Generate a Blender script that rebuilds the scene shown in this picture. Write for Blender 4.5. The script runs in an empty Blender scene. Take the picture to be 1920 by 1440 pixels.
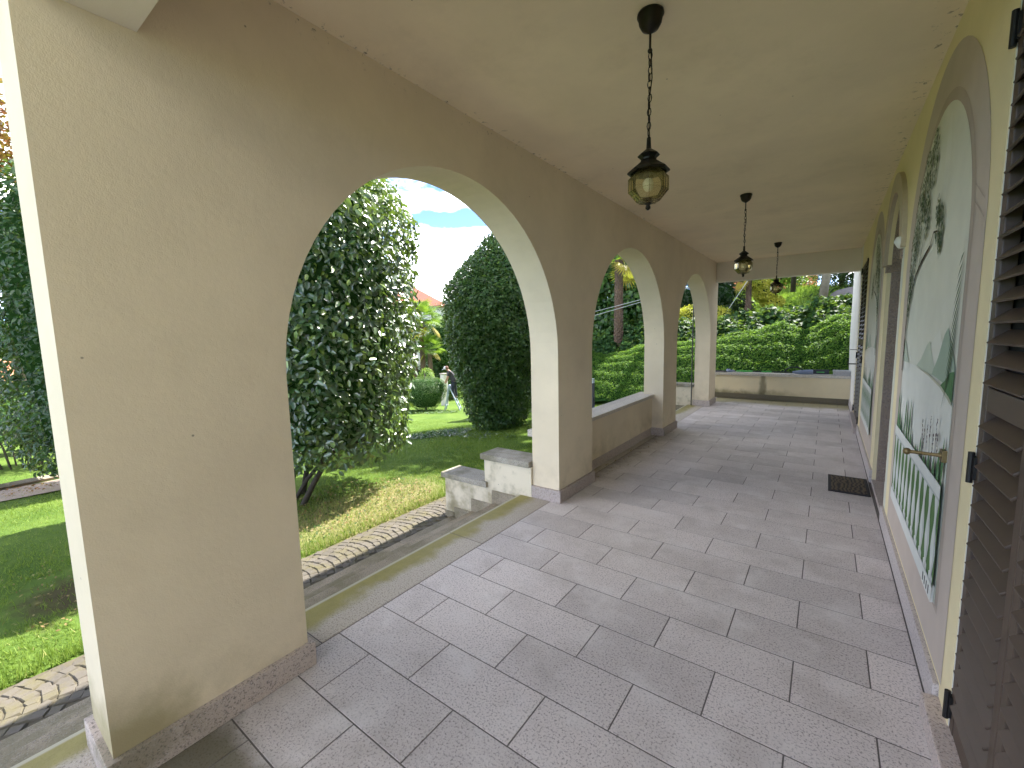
import bpy, bmesh, math, random
import numpy as np
from mathutils import Vector, Matrix

random.seed(7)
RNG = np.random.default_rng(11)
scene = bpy.context.scene
COL = scene.collection

# ------------------------------------------------------------------ camera
cam_data = bpy.data.cameras.new('camera')
cam_data.sensor_width = 36.0
cam_data.lens = 808.065 / 1920 * 36
cam_data.clip_start = 0.02
cam_data.clip_end = 600
cam = bpy.data.objects.new('camera', cam_data)
COL.objects.link(cam)
R_, U_, F_ = Vector((.8084, .5882, -.0214)), Vector((-.0486, .1029, .9935)), Vector((-.5866, .8021, -.1118))
cam.matrix_world = Matrix(((R_.x, U_.x, -F_.x, 1.9972), (R_.y, U_.y, -F_.y, -.9806), (R_.z, U_.z, -F_.z, 1.6), (0, 0, 0, 1)))
scene.camera = cam
CAMP = np.array((1.9972, -.9806, 1.6))

# ------------------------------------------------------------------ sky and sun
SUN = Vector((.12, .80, 1.0)).normalized()
world = bpy.data.worlds.new('World')
scene.world = world
world.use_nodes = True
wn = world.node_tree
wn.nodes.clear()
w_out = wn.nodes.new('ShaderNodeOutputWorld')
w_bg = wn.nodes.new('ShaderNodeBackground')
w_bg.inputs['Strength'].default_value = .15
w_sky = wn.nodes.new('ShaderNodeTexSky')
w_sky.sky_type = 'NISHITA'
w_sky.sun_disc = False
w_sky.sun_elevation = math.asin(SUN.z)
w_sky.sun_rotation = math.atan2(SUN.x, SUN.y)
w_sky.air_density = .25
w_sky.dust_density = 0
w_sky.ozone_density = 3
w_tc = wn.nodes.new('ShaderNodeTexCoord')
w_sep = wn.nodes.new('ShaderNodeSeparateXYZ')
w_add = wn.nodes.new('ShaderNodeMath'); w_add.operation = 'ADD'; w_add.inputs[1].default_value = .12
w_max = wn.nodes.new('ShaderNodeMath'); w_max.operation = 'MAXIMUM'; w_max.inputs[1].default_value = .05
w_div = wn.nodes.new('ShaderNodeVectorMath'); w_div.operation = 'DIVIDE'
w_noi = wn.nodes.new('ShaderNodeTexNoise'); w_noi.inputs['Scale'].default_value = .8; w_noi.inputs['Detail'].default_value = 7; w_noi.inputs['Roughness'].default_value = .58
w_map = wn.nodes.new('ShaderNodeMapping'); w_map.inputs['Location'].default_value = (2, 5, 5)
w_rmp = wn.nodes.new('ShaderNodeValToRGB')
w_rmp.color_ramp.elements[0].position = .49; w_rmp.color_ramp.elements[0].color = (0, 0, 0, 1)
w_rmp.color_ramp.elements[1].position = .69; w_rmp.color_ramp.elements[1].color = (1, 1, 1, 1)
w_mix = wn.nodes.new('ShaderNodeMixRGB'); w_mix.inputs['Color2'].default_value = (13.0, 12.8, 12.4, 1)
L = wn.links.new
L(w_tc.outputs['Generated'], w_sep.inputs[0])
L(w_sep.outputs['Z'], w_max.inputs[0]); L(w_max.outputs[0], w_add.inputs[0])
L(w_tc.outputs['Generated'], w_div.inputs[0]); L(w_add.outputs[0], w_div.inputs[1])
L(w_div.outputs[0], w_map.inputs[0]); L(w_map.outputs[0], w_noi.inputs['Vector'])
L(w_noi.outputs['Fac'], w_rmp.inputs['Fac']); L(w_rmp.outputs['Color'], w_mix.inputs['Fac'])
L(w_sky.outputs[0], w_mix.inputs['Color1']); L(w_mix.outputs[0], w_bg.inputs['Color'])
L(w_bg.outputs[0], w_out.inputs['Surface'])

sun_data = bpy.data.lights.new('sun', 'SUN')
sun_data.energy = 2.9
sun_data.angle = math.radians(.55)
sun_data.color = (1.0, .955, .87)
sun = bpy.data.objects.new('sun', sun_data)
COL.objects.link(sun)
sun.rotation_euler = (-SUN).to_track_quat('-Z', 'Y').to_euler()
sun.location = (6, 20, 30)

scene.view_settings.view_transform = 'Standard'
scene.view_settings.look = 'None'
scene.view_settings.gamma = 1
scene.view_settings.exposure = 2.5
scene.render.engine = 'CYCLES'
scene.cycles.max_bounces = 8
scene.cycles.diffuse_bounces = 5
scene.cycles.glossy_bounces = 4
scene.cycles.transmission_bounces = 4
scene.cycles.transparent_max_bounces = 12
scene.cycles.sample_clamp_indirect = 8
scene.cycles.use_denoising = True
scene.cycles.use_adaptive_sampling = True
scene.cycles.adaptive_threshold = .02

# ------------------------------------------------------------------ mesh helpers
class MB:
    def __init__(s): s.v = []; s.f = []
    def add(s, vs, fs):
        o = len(s.v); s.v += [tuple(p) for p in vs]; s.f += [tuple(i + o for i in q) for q in fs]; return s
    def box(s, x0, x1, y0, y1, z0, z1, ch=0):
        if ch:
            v = [(x0, y0, z0), (x1, y0, z0), (x1, y1, z0), (x0, y1, z0), (x0, y0, z1 - ch), (x1, y0, z1 - ch), (x1, y1, z1 - ch), (x0, y1, z1 - ch),
                 (x0 + ch, y0 + ch, z1), (x1 - ch, y0 + ch, z1), (x1 - ch, y1 - ch, z1), (x0 + ch, y1 - ch, z1)]
            f = [(3, 2, 1, 0), (0, 1, 5, 4), (1, 2, 6, 5), (2, 3, 7, 6), (3, 0, 4, 7), (4, 5, 9, 8), (5, 6, 10, 9), (6, 7, 11, 10), (7, 4, 8, 11), (8, 9, 10, 11)]
        else:
            v = [(x0, y0, z0), (x1, y0, z0), (x1, y1, z0), (x0, y1, z0), (x0, y0, z1), (x1, y0, z1), (x1, y1, z1), (x0, y1, z1)]
            f = [(3, 2, 1, 0), (0, 1, 5, 4), (1, 2, 6, 5), (2, 3, 7, 6), (3, 0, 4, 7), (4, 5, 6, 7)]
        return s.add(v, f)
    def rbox(s, x0, x1, y0, y1, z0, z1, b=.006):
        # box with every edge bevelled
        bm = bmesh.new()
        bmesh.ops.create_cube(bm, size=1)
        for q in bm.verts:
            q.co = Vector(((x0 + x1) / 2 + q.co.x * (x1 - x0), (y0 + y1) / 2 + q.co.y * (y1 - y0), (z0 + z1) / 2 + q.co.z * (z1 - z0)))
        bmesh.ops.bevel(bm, geom=list(bm.edges), offset=b, segments=2, affect='EDGES', profile=.6)
        bm.verts.index_update()
        s.add([tuple(q.co) for q in bm.verts], [[q.index for q in f.verts] for f in bm.faces]); bm.free(); return s
    def tube(s, pts, rad, n=8, cap=True, flat=1.0):
        pts = [Vector(p) for p in pts]
        if not hasattr(rad, '__len__'): rad = [rad] * len(pts)
        rings = []; prev = None
        for i, p in enumerate(pts):
            d = (pts[min(i + 1, len(pts) - 1)] - pts[max(i - 1, 0)]).normalized()
            if prev is None:
                a = Vector((0, 0, 1)) if abs(d.z) < .9 else Vector((1, 0, 0))
                b = d.cross(a).normalized()
            else:
                b = (prev - d * prev.dot(d)).normalized()
            prev = b; c = d.cross(b)
            rings.append([p + (b * math.cos(2 * math.pi * k / n) + c * flat * math.sin(2 * math.pi * k / n)) * rad[i] for k in range(n)])
        o = len(s.v); vs = [q for r in rings for q in r]; fs = []
        for i in range(len(rings) - 1):
            for k in range(n):
                fs.append((i * n + k, i * n + (k + 1) % n, (i + 1) * n + (k + 1) % n, (i + 1) * n + k))
        if cap:
            fs.append(tuple(range(n - 1, -1, -1))); fs.append(tuple((len(rings) - 1) * n + k for k in range(n)))
        return s.add(vs, fs)
    def lathe(s, prof, n=16, c=(0, 0), rot=0):
        vs = []; fs = []
        for r, z in prof:
            for k in range(n):
                a = 2 * math.pi * k / n + rot; vs.append((c[0] + r * math.cos(a), c[1] + r * math.sin(a), z))
        for i in range(len(prof) - 1):
            for k in range(n): fs.append((i * n + k, i * n + (k + 1) % n, (i + 1) * n + (k + 1) % n, (i + 1) * n + k))
        fs.append(tuple(range(n - 1, -1, -1))); fs.append(tuple((len(prof) - 1) * n + k for k in range(n)))
        return s.add(vs, fs)
    def torus(s, c, a, b, r, ax=0, n=10, m=5):
        # oval chain link hanging along z; ax 0 in XZ plane, 1 in YZ plane
        pts = []
        for k in range(n):
            t = 2 * math.pi * k / n
            q = (a * math.cos(t), b * math.sin(t))
            pts.append(Vector((c[0] + (q[0] if ax == 0 else 0), c[1] + (q[0] if ax else 0), c[2] + q[1])))
        vs = []; fs = []
        side = Vector((0, 1, 0)) if ax == 0 else Vector((1, 0, 0))
        cc = Vector(c)
        for k in range(n):
            out = (pts[k] - cc).normalized()
            for j in range(m):
                t = 2 * math.pi * j / m; vs.append(pts[k] + out * r * math.cos(t) + side * r * math.sin(t))
        for k in range(n):
            for j in range(m): fs.append((k * m + j, k * m + (j + 1) % m, ((k + 1) % n) * m + (j + 1) % m, ((k + 1) % n) * m + j))
        return s.add(vs, fs)
    def ball(s, c, r, n=12, m=8, sq=(1, 1, 1)):
        vs = [(c[0], c[1], c[2] - r * sq[2])]; fs = []
        for i in range(1, m):
            t = math.pi * i / m
            for k in range(n):
                a = 2 * math.pi * k / n
                vs.append((c[0] + r * sq[0] * math.sin(t) * math.cos(a), c[1] + r * sq[1] * math.sin(t) * math.sin(a), c[2] - r * sq[2] * math.cos(t)))
        vs.append((c[0], c[1], c[2] + r * sq[2])); top = len(vs) - 1
        for k in range(n):
            fs.append((0, 1 + (k + 1) % n, 1 + k)); fs.append((top, 1 + (m - 2) * n + k, 1 + (m - 2) * n + (k + 1) % n))
            for i in range(m - 2): fs.append((1 + i * n + k, 1 + i * n + (k + 1) % n, 1 + (i + 1) * n + (k + 1) % n, 1 + (i + 1) * n + k))
        return s.add(vs, fs)
    def mesh(s, name, mat, smooth=False):
        me = bpy.data.meshes.new(name); me.from_pydata(s.v, [], s.f); me.update()
        if mat: me.materials.append(mat)
        if smooth: me.polygons.foreach_set('use_smooth', [True] * len(me.polygons))
        return me
    def build(s, name, mat, parent=None, smooth=False):
        return link(name, s.mesh(name, mat, smooth), parent)

def link(name, me, parent=None, loc=None, rz=None):
    o = bpy.data.objects.new(name, me); COL.objects.link(o)
    if parent is not None: o.parent = parent
    if loc is not None: o.location = loc
    if rz is not None: o.rotation_euler = (0, 0, rz)
    return o
def tag(o, label=None, cat=None, group=None, kind=None):
    if label: o['label'] = label
    if cat: o['category'] = cat
    if group: o['group'] = group
    if kind: o['kind'] = kind
    return o
def empty(name, loc, label=None, cat=None, group=None):
    o = bpy.data.objects.new(name, None); COL.objects.link(o); o.location = loc; o.empty_display_size = .1
    bpy.context.view_layer.update()
    return tag(o, label, cat, group)
def adopt(child, parent):
    # keep world coordinates of a mesh built in world space under a moved empty
    child.parent = parent
    child.matrix_parent_inverse = Matrix.Translation(-Vector(parent.location))
    return child
def soften(o, w=.004, seg=2):
    m = o.modifiers.new('bevel', 'BEVEL'); m.width = w; m.segments = seg; m.limit_method = 'ANGLE'; m.angle_limit = math.radians(40)
    return o

# ------------------------------------------------------------------ materials
class NT:
    def __init__(s, name):
        s.m = bpy.data.materials.new(name); s.m.use_nodes = True; s.t = s.m.node_tree
        s.b = s.t.nodes['Principled BSDF']; s.out = s.t.nodes['Material Output']
        s.pos = s.t.nodes.new('ShaderNodeNewGeometry').outputs['Position']
    def n(s, t, **k):
        x = s.t.nodes.new(t)
        for a, b in k.items(): setattr(x, a, b)
        return x
    def l(s, a, b): s.t.links.new(a, b)
    def noise(s, scale, detail=4, rough=.55, vec=None, dist=0):
        x = s.n('ShaderNodeTexNoise'); x.inputs['Scale'].default_value = scale; x.inputs['Detail'].default_value = detail
        x.inputs['Roughness'].default_value = rough; x.inputs['Distortion'].default_value = dist
        s.l(vec or s.pos, x.inputs['Vector']); return x.outputs['Fac']
    def ramp(s, fac, stops):
        x = s.n('ShaderNodeValToRGB'); e = x.color_ramp.elements
        while len(e) < len(stops): e.new(.5)
        for q, (p, c) in zip(e, stops):
            q.position = p; q.color = (c, c, c, 1) if not hasattr(c, '__len__') else (*c, 1)
        s.l(fac, x.inputs['Fac']); return x.outputs['Color']
    def mix(s, fac, a, b, mode='MIX'):
        x = s.n('ShaderNodeMixRGB', blend_type=mode)
        for i, q in (('Fac', fac), ('Color1', a), ('Color2', b)):
            if hasattr(q, 'links'): s.l(q, x.inputs[i])
            else: x.inputs[i].default_value = q if i == 'Fac' else (*q, 1)
        return x.outputs[0]
    def math(s, op, a, b=0, c=None):
        x = s.n('ShaderNodeMath', operation=op)
        for i, q in enumerate((a, b) if c is None else (a, b, c)):
            if hasattr(q, 'links'): s.l(q, x.inputs[i])
            else: x.inputs[i].default_value = q
        return x.outputs[0]
    def xyz(s):
        x = s.n('ShaderNodeSeparateXYZ'); s.l(s.pos, x.inputs[0]); return x.outputs
    def step(s, v, a, b):
        # smooth 0..1 between a and b (a may exceed b)
        x = s.n('ShaderNodeMapRange', interpolation_type='SMOOTHSTEP'); s.l(v, x.inputs['Value'])
        if a < b: x.inputs['From Min'].default_value = a; x.inputs['From Max'].default_value = b
        else:
            x.inputs['From Min'].default_value = b; x.inputs['From Max'].default_value = a
            x.inputs['To Min'].default_value = 1; x.inputs['To Max'].default_value = 0
        return x.outputs[0]
    def bump(s, h, strength=.3, dist=.01, bevel=0):
        x = s.n('ShaderNodeBump'); x.inputs['Strength'].default_value = strength; x.inputs['Distance'].default_value = dist
        s.l(h, x.inputs['Height']); s.l(x.outputs[0], s.b.inputs['Normal'])
        if bevel:
            bv = s.n('ShaderNodeBevel', samples=4); bv.inputs['Radius'].default_value = bevel; s.l(bv.outputs[0], x.inputs['Normal'])
    def col(s, c):
        if hasattr(c, 'links'): s.l(c, s.b.inputs['Base Color'])
        else: s.b.inputs['Base Color'].default_value = (*c, 1)
    def set(s, **k):
        for a, b in k.items(): s.b.inputs[a.replace('_', ' ')].default_value = b
        return s

def plain(name, c, rough=.6, metal=0, var=.12, scale=20, bump=0, spec=.5):
    m = NT(name); f = m.noise(scale, 4)
    m.col(m.mix(f, tuple(q * (1 - var) for q in c), tuple(min(1, q * (1 + var)) for q in c)))
    m.set(Roughness=rough, Metallic=metal)
    m.b.inputs['Specular IOR Level'].default_value = spec
    if bump: m.bump(m.noise(scale * 6, 3), bump, .004)
    return m.m

MOSS = (.13, .125, .028)
def plaster(name, c, kind=None):
    m = NT(name)
    big = m.noise(1.3, 5); mid = m.noise(9, 4)
    cc = m.mix(m.ramp(big, [(.3, 0), (.75, 1)]), tuple(q * .90 for q in c), tuple(min(1, q * 1.04) for q in c))
    cc = m.mix(m.math('MULTIPLY', m.ramp(mid, [(.45, 0), (.8, 1)]), .25), cc, tuple(q * .86 for q in c))
    X, Y, Z = m.xyz()
    # tiny insect specks
    vo = m.n('ShaderNodeTexVoronoi'); vo.inputs['Scale'].default_value = 5.5; m.l(m.pos, vo.inputs['Vector'])
    cc = m.mix(m.math('MULTIPLY', m.step(vo.outputs['Distance'], .035, .012), .7), cc, (.05, .04, .03))
    if kind == 'arcade':
        # damp moss marks at the foot of the end pier and dust along the ceiling corner
        n1 = m.noise(5, 5, .6)
        low = m.math('MULTIPLY', m.step(Z, .60, .13), m.step(Y, -.20, -.62))
        k = m.step(m.math('ADD', m.math('MULTIPLY', low, .75), m.math('MULTIPLY', n1, .6)), .66, 1.1)
        cc = m.mix(m.math('MULTIPLY', k, .75), cc, (.26, .22, .10))
        cc = m.mix(m.math('MULTIPLY', m.math('MULTIPLY', m.step(Z, .55, .12), m.step(m.noise(3.2, 6, .65), .40, .72)), .45), cc, (.36, .30, .20))
        cc = m.mix(m.math('MULTIPLY', m.step(m.noise(2.2, 7, .7), .50, .74), .20), cc, (.50, .42, .30))
        edge = m.step(Z, 2.94, 3.05)
        cc = m.mix(m.math('MULTIPLY', m.math('MULTIPLY', edge, m.step(m.noise(26, 4, .7), .60, .72)), .75), cc, (.09, .07, .05))
    if kind == 'ceiling':
        cc = m.mix(m.math('MULTIPLY', m.step(m.noise(1.6, 7, .7), .50, .72), .22), cc, (.52, .42, .27))
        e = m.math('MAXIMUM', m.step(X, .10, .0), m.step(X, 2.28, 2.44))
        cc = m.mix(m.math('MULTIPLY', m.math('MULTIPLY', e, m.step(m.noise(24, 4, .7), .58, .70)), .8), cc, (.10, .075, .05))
        cc = m.mix(m.math('MULTIPLY', m.step(m.noise(7, 6, .75, dist=1.2), .70, .76), .4), cc, (.2, .16, .1))
    if kind == 'stained':
        n1 = m.noise(4.5, 5, .55)
        cc = m.mix(m.math('MULTIPLY', m.step(m.math('ADD', n1, m.math('MULTIPLY', Z, -.30)), .44, .78), .80), cc, (.20, .165, .075))
        cc = m.mix(m.math('MULTIPLY', m.step(m.noise(9, 6, .7), .52, .80), .45), cc, (.30, .28, .20))
    if kind == 'parapet':
        n1 = m.noise(4, 5, .6)
        low = m.step(m.math('ADD', Z, m.math('MULTIPLY', n1, .3)), .42, .22)
        lowx = m.step(X, 2.0, .6)
        cc = m.mix(m.math('MULTIPLY', m.math('MULTIPLY', low, lowx), .85), cc, (.10, .085, .02))
        run = m.math('MULTIPLY', m.step(m.math('ABSOLUTE', m.math('ADD', X, m.math('ADD', m.math('MULTIPLY', n1, .12), -.90))), .10, .03), m.step(Z, .62, .30))
        run2 = m.step(m.math('ABSOLUTE', m.math('ADD', X, -.845)), .075, .015)
        cc = m.mix(m.math('MULTIPLY', m.math('MAXIMUM', run, run2), .62), cc, (.06, .05, .015))
    m.col(cc); m.set(Roughness=.88)
    m.b.inputs['Specular IOR Level'].default_value = .2
    grain = m.math('ADD', m.noise(190, 3, .6), m.math('ADD', m.math('MULTIPLY', m.noise(45, 3), .9), m.math('MULTIPLY', m.noise(8, 3), 2.2)))
    m.bump(grain, .28, .0035)
    return m.m

def granite(name, c, kind=None, dark=(.08, .07, .075), light=(.72, .69, .70), rough=.6):
    m = NT(name)
    X, Y, Z = m.xyz()
    ri = m.n('ShaderNodeObjectInfo').outputs['Random']
    fine = m.noise(105, 3, .7); f2 = m.noise(190, 2, .6); big = m.noise(1.7, 5)
    cc = m.mix(m.ramp(ri, [(0, 0), (1, 1)]), tuple(q * .84 for q in c), tuple(min(1, q * 1.10) for q in c))
    cc = m.mix(m.ramp(big, [(.35, 0), (.7, 1)]), cc, m.mix(.25, cc, tuple(q * .68 for q in c)))
    cc = m.mix(m.math('MULTIPLY', m.ramp(fine, [(.52, 0), (.63, 1)]), .68), cc, dark)
    cc = m.mix(m.math('MULTIPLY', m.ramp(f2, [(.56, 0), (.70, 1)]), .45), cc, light)
    if kind == 'floor':
        hz = m.noise(3.4, 6, .62)
        cc = m.mix(m.math('MULTIPLY', m.ramp(hz, [(.50, 0), (.66, 1)]), .50), cc, (.70, .66, .65))
        cc = m.mix(m.math('MULTIPLY', m.ramp(m.noise(2.3, 5, .6), [(.50, 0), (.72, 1)]), .42), cc, (.27, .235, .21))
        # rain-washed ends beyond the roof
        n2 = m.noise(3.0, 5, .6)
        endm = m.step(m.math('ADD', m.math('MULTIPLY', Y, -1), m.math('MULTIPLY', n2, .22)), .40, .55)
        endm = m.math('MULTIPLY', endm, m.step(X, 1.0, .25))
        cc = m.mix(m.math('MULTIPLY', endm, .85), cc, (.09, .08, .035))
        farm = m.step(m.math('ADD', Y, m.math('MULTIPLY', m.noise(2.5, 5, .6), 1.0)), 9.95, 10.35)
        cc = m.mix(m.math('MULTIPLY', farm, .75), cc, (.30, .26, .09))
        cc = m.mix(m.math('MULTIPLY', m.step(m.math('ADD', Y, m.math('MULTIPLY', n2, .25)), 10.28, 10.42), .75), cc, (.07, .06, .02))
        # grime blown against the low wall between the piers
        gr = m.math('MULTIPLY', m.math('MULTIPLY', m.step(m.math('ADD', X, m.math('MULTIPLY', m.noise(9, 5, .7), .35)), .30, .02), m.step(Y, 3.0, 3.4)), m.step(Y, 6.3, 5.5))
        cc = m.mix(m.math('MULTIPLY', gr, .75), cc, (.10, .08, .06))
    if kind == 'threshold':
        n2 = m.noise(2.6, 5, .6)
        f = m.step(m.math('ADD', m.math('MULTIPLY', X, -1), m.math('MULTIPLY', n2, .42)), .42, .56)
        cc = m.mix(m.math('MULTIPLY', f, .88), cc, m.mix(m.noise(15, 4), (.19, .165, .03), (.33, .29, .075)))
        cc = m.mix(m.math('MULTIPLY', m.step(X, -.418, -.432), .75), cc, (.50, .47, .38))
    if kind == 'step':
        n2 = m.noise(4, 5, .6)
        cc = m.mix(m.math('MULTIPLY', m.ramp(n2, [(.42, 0), (.62, 1)]), .7), cc, (.15, .135, .07))
    if kind == 'plinth':
        n2 = m.noise(5, 5, .6)
        k = m.math('MULTIPLY', m.step(Y, -.3, -.7), m.step(n2, .40, .6))
        cc = m.mix(m.math('MULTIPLY', k, .6), cc, (.14, .125, .06))
        cc = m.mix(m.math('MULTIPLY', m.step(m.math('ADD', Y, m.math('MULTIPLY', n2, .2)), 10.2, 10.4), .8), cc, (.09, .075, .025))
    m.col(cc); m.set(Roughness=rough)
    m.b.inputs['Specular IOR Level'].default_value = .35
    m.bump(m.math('ADD', fine, m.math('MULTIPLY', f2, .5)), .35, .002)
    return m.m

def leafmat(name, c1, c2, c3=None, rough=.38, trans=.28, spec=.5, coat=0):
    m = NT(name)
    at = m.n('ShaderNodeAttribute', attribute_name='rnd').outputs['Fac']
    stops = [(0, c1), (.75, c2)] + ([(1, c3)] if c3 else [(1, c2)])
    cc = m.ramp(at, stops)
    m.col(cc); m.set(Roughness=rough); m.b.inputs['Specular IOR Level'].default_value = spec
    if coat:
        m.b.inputs['Coat Weight'].default_value = coat; m.b.inputs['Coat Roughness'].default_value = .42
    tr = m.n('ShaderNodeBsdfTranslucent')
    m.l(m.mix(.55, cc, (.32, .48, .05), 'MIX'), tr.inputs['Color'])
    mx = m.n('ShaderNodeMixShader'); mx.inputs[0].default_value = trans
    m.l(m.b.outputs[0], mx.inputs[1]); m.l(tr.outputs[0], mx.inputs[2]); m.l(mx.outputs[0], m.out.inputs['Surface'])
    return m.m

M_ARC = plaster('cream_plaster', (.775, .665, .50), 'arcade')
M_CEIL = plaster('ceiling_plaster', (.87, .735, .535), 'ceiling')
M_BEAM = plaster('pale_plaster', (.82, .75, .66))
M_HOUSE = plaster('yellow_plaster', (.79, .685, .43))
M_OUT = plaster('white_stained_plaster', (.75, .665, .52), 'stained')
M_PARA = plaster('parapet_plaster', (.80, .68, .46), 'parapet')
M_FLOOR = granite('floor_granite', (.625, .565, .55), 'floor')
M_THR = granite('threshold_granite', (.50, .44, .365), 'threshold')
M_STEP = granite('step_granite', (.34, .28, .20), 'step')
M_PLINTH = granite('plinth_granite', (.50, .42, .38), 'plinth')
M_COPE = granite('coping_stone', (.42, .38, .32), 'step')
M_COPE2 = granite('pale_coping_stone', (.60, .54, .46))
M_JAMB = granite('brown_granite', (.26, .205, .165))
M_MORTAR = plain('dark_mortar', (.135, .12, .115), .9, scale=60)
M_FOUND = plain('foundation_plaster', (.45, .42, .36), .9, scale=8)
M_METAL = plain('aged_bronze', (.022, .018, .013), .45, .6, .3, 40)
M_BROWN = plain('shutter_paint', (.070, .046, .031), .5, 0, .2, 12)
M_IRON = plain('black_iron', (.02, .018, .017), .5, .4, .2, 50)
M_BRASS = plain('tarnished_brass', (.22, .16, .07), .45, .7, .3, 60)
M_BARK = plain('bark', (.085, .07, .05), .9, 0, .4, 30, .8)
M_DKBARK = plain('dark_bark', (.045, .035, .024), .85, 0, .4, 40, .8)
M_PALMB = plain('palm_bark', (.14, .095, .068), .95, 0, .5, 60, .9)
M_GREYB = plain('grey_bark', (.36, .31, .24), .9, 0, .35, 9, .5)
M_WHITE = plain('white_paint', (.72, .70, .64), .6)
M_BLACKP = plain('black_plastic', (.015, .016, .018), .4)
M_GREENP = plain('green_plastic', (.06, .34, .06), .4)
M_GREYP = plain('grey_plastic', (.20, .24, .34), .45)
M_ALU = plain('aluminium', (.40, .46, .58), .5, .3)
M_TILE = plain('roof_tile', (.30, .095, .06), .85, 0, .3, 12)
M_TILE2 = plain('orange_roof_tile', (.62, .28, .15), .85, 0, .3, 12)
M_WALLF = plain('far_wall', (.62, .60, .56), .9)
M_BRICK = plain('orange_wall', (.52, .19, .085), .9, 0, .25, 6)
M_SOIL = plain('soil', (.09, .06, .04), .95, 0, .4, 30)
M_ROCK = plain('grey_bank', (.22, .20, .19), .9, 0, .35, 8, .6)
M_CABLE = plain('grey_cable', (.45, .47, .48), .6)
M_CAM = leafmat('camellia_leaf', (.022, .058, .014), (.05, .12, .025), (.22, .33, .04), .33, .20, 1.0, .9)
M_CAM2 = leafmat('camellia_hedge_leaf', (.018, .050, .018), (.035, .085, .026), (.10, .17, .03), .36, .22)
M_HEDGE = leafmat('hedge_leaf', (.026, .070, .017), (.06, .135, .028), (.11, .20, .04), .42, .24)
M_CLIP = leafmat('clipped_leaf', (.06, .15, .02), (.11, .25, .03), (.19, .36, .05), .65, .42, .3)
M_IVY = leafmat('ivy_leaf', (.016, .055, .018), (.035, .10, .026), (.09, .20, .045), .6, .28, .3)
M_BIG = leafmat('broad_leaf', (.02, .065, .018), (.05, .13, .03), (.11, .22, .04), .38, .32)
M_YEL = leafmat('golden_leaf', (.46, .46, .05), (.72, .66, .08), (.78, .68, .12), .5, .4)
M_LIME = leafmat('lime_leaf', (.13, .25, .03), (.26, .40, .05), (.36, .46, .06), .5, .35)
M_RED = leafmat('red_maple_leaf', (.16, .03, .012), (.36, .10, .02), (.4, .22, .03), .5, .35)
M_CON = leafmat('conifer_leaf', (.010, .032, .014), (.022, .055, .02), (.04, .08, .026), .55, .15)
M_PALM = leafmat('palm_leaf', (.07, .15, .02), (.16, .28, .03), (.30, .36, .04), .42, .38)
M_PALMDRY = leafmat('dry_palm_leaf', (.26, .22, .03), (.42, .33, .04), (.55, .40, .08), .6, .3)
M_GRASS = leafmat('grass_blade', (.095, .17, .028), (.22, .30, .06), (.46, .40, .19), .6, .36, .2)
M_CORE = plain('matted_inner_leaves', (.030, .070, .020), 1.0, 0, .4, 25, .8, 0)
M_DEAD = leafmat('dead_leaf', (.16, .09, .035), (.27, .18, .07), (.40, .33, .17), .7, .2)

def ground_mat():
    m = NT('lawn_ground'); X, Y, Z = m.xyz()
    a = m.noise(1.1, 6, .6); b = m.noise(22, 4, .7); c = m.noise(140, 2)
    cc = m.mix(m.ramp(a, [(.35, 0), (.7, 1)]), (.075, .135, .024), (.16, .23, .045))
    cc = m.mix(m.math('MULTIPLY', m.ramp(b, [(.4, 0), (.75, 1)]), .6), cc, (.065, .13, .024))
    cc = m.mix(m.math('MULTIPLY', m.ramp(c, [(.5, 0), (.7, 1)]), .5), cc, (.15, .24, .05))
    # dry, leaf-strewn patch in front of the tree and bare soil behind the pier
    dx = m.math('MULTIPLY', m.math('ADD', X, 2.45), 1.25); dy = m.math('MULTIPLY', m.math('ADD', Y, -2.15), .8)
    d = m.math('SQRT', m.math('ADD', m.math('POWER', dx, 2), m.math('POWER', dy, 2)))
    f = m.step(m.math('ADD', d, m.math('MULTIPLY', m.noise(3, 5, .6), .8)), 1.55, 1.0)
    cc = m.mix(m.math('MULTIPLY', f, .8), cc, m.mix(m.noise(30, 4, .7), (.24, .185, .10), (.36, .32, .17)))
    dx = m.math('ADD', X, 3.0); dy = m.math('ADD', Y, .35)
    d = m.math('SQRT', m.math('ADD', m.math('POWER', dx, 2), m.math('POWER', dy, 2)))
    f = m.step(m.math('ADD', d, m.math('MULTIPLY', m.noise(4, 5, .6), .9)), 1.0, .6)
    cc = m.mix(m.math('MULTIPLY', f, .85), cc, (.075, .052, .032))
    m.col(cc); m.set(Roughness=.95); m.b.inputs['Specular IOR Level'].default_value = .1
    m.bump(m.math('ADD', b, c), .6, .02)
    return m.m
M_GROUND = ground_mat()
def hill_mat():
    m = NT('hill_grass')
    cc = m.mix(m.ramp(m.noise(5, 5, .7), [(.35, 0), (.7, 1)]), (.13, .22, .025), (.30, .40, .05))
    m.col(cc); m.set(Roughness=.95); m.bump(m.noise(25, 4), .8, .05); m.b.inputs['Specular IOR Level'].default_value = .1
    return m.m
M_HILL = hill_mat()
def cobble_mat():
    m = NT('cobble_stone')
    ri = m.n('ShaderNodeObjectInfo').outputs['Random']
    cc = m.mix(ri, (.092, .081, .066), (.13, .114, .093))
    cc = m.mix(m.math('MULTIPLY', m.ramp(m.noise(7, 5, .6), [(.45, 0), (.65, 1)]), .6), cc, (.12, .105, .036))
    cc = m.mix(m.math('MULTIPLY', m.ramp(m.noise(120, 3), [(.5, 0), (.7, 1)]), .3), cc, (.15, .13, .11))
    m.col(cc); m.set(Roughness=.8); m.bump(m.noise(90, 4), .4, .004)
    return m.m
M_COB = cobble_mat()
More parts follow.
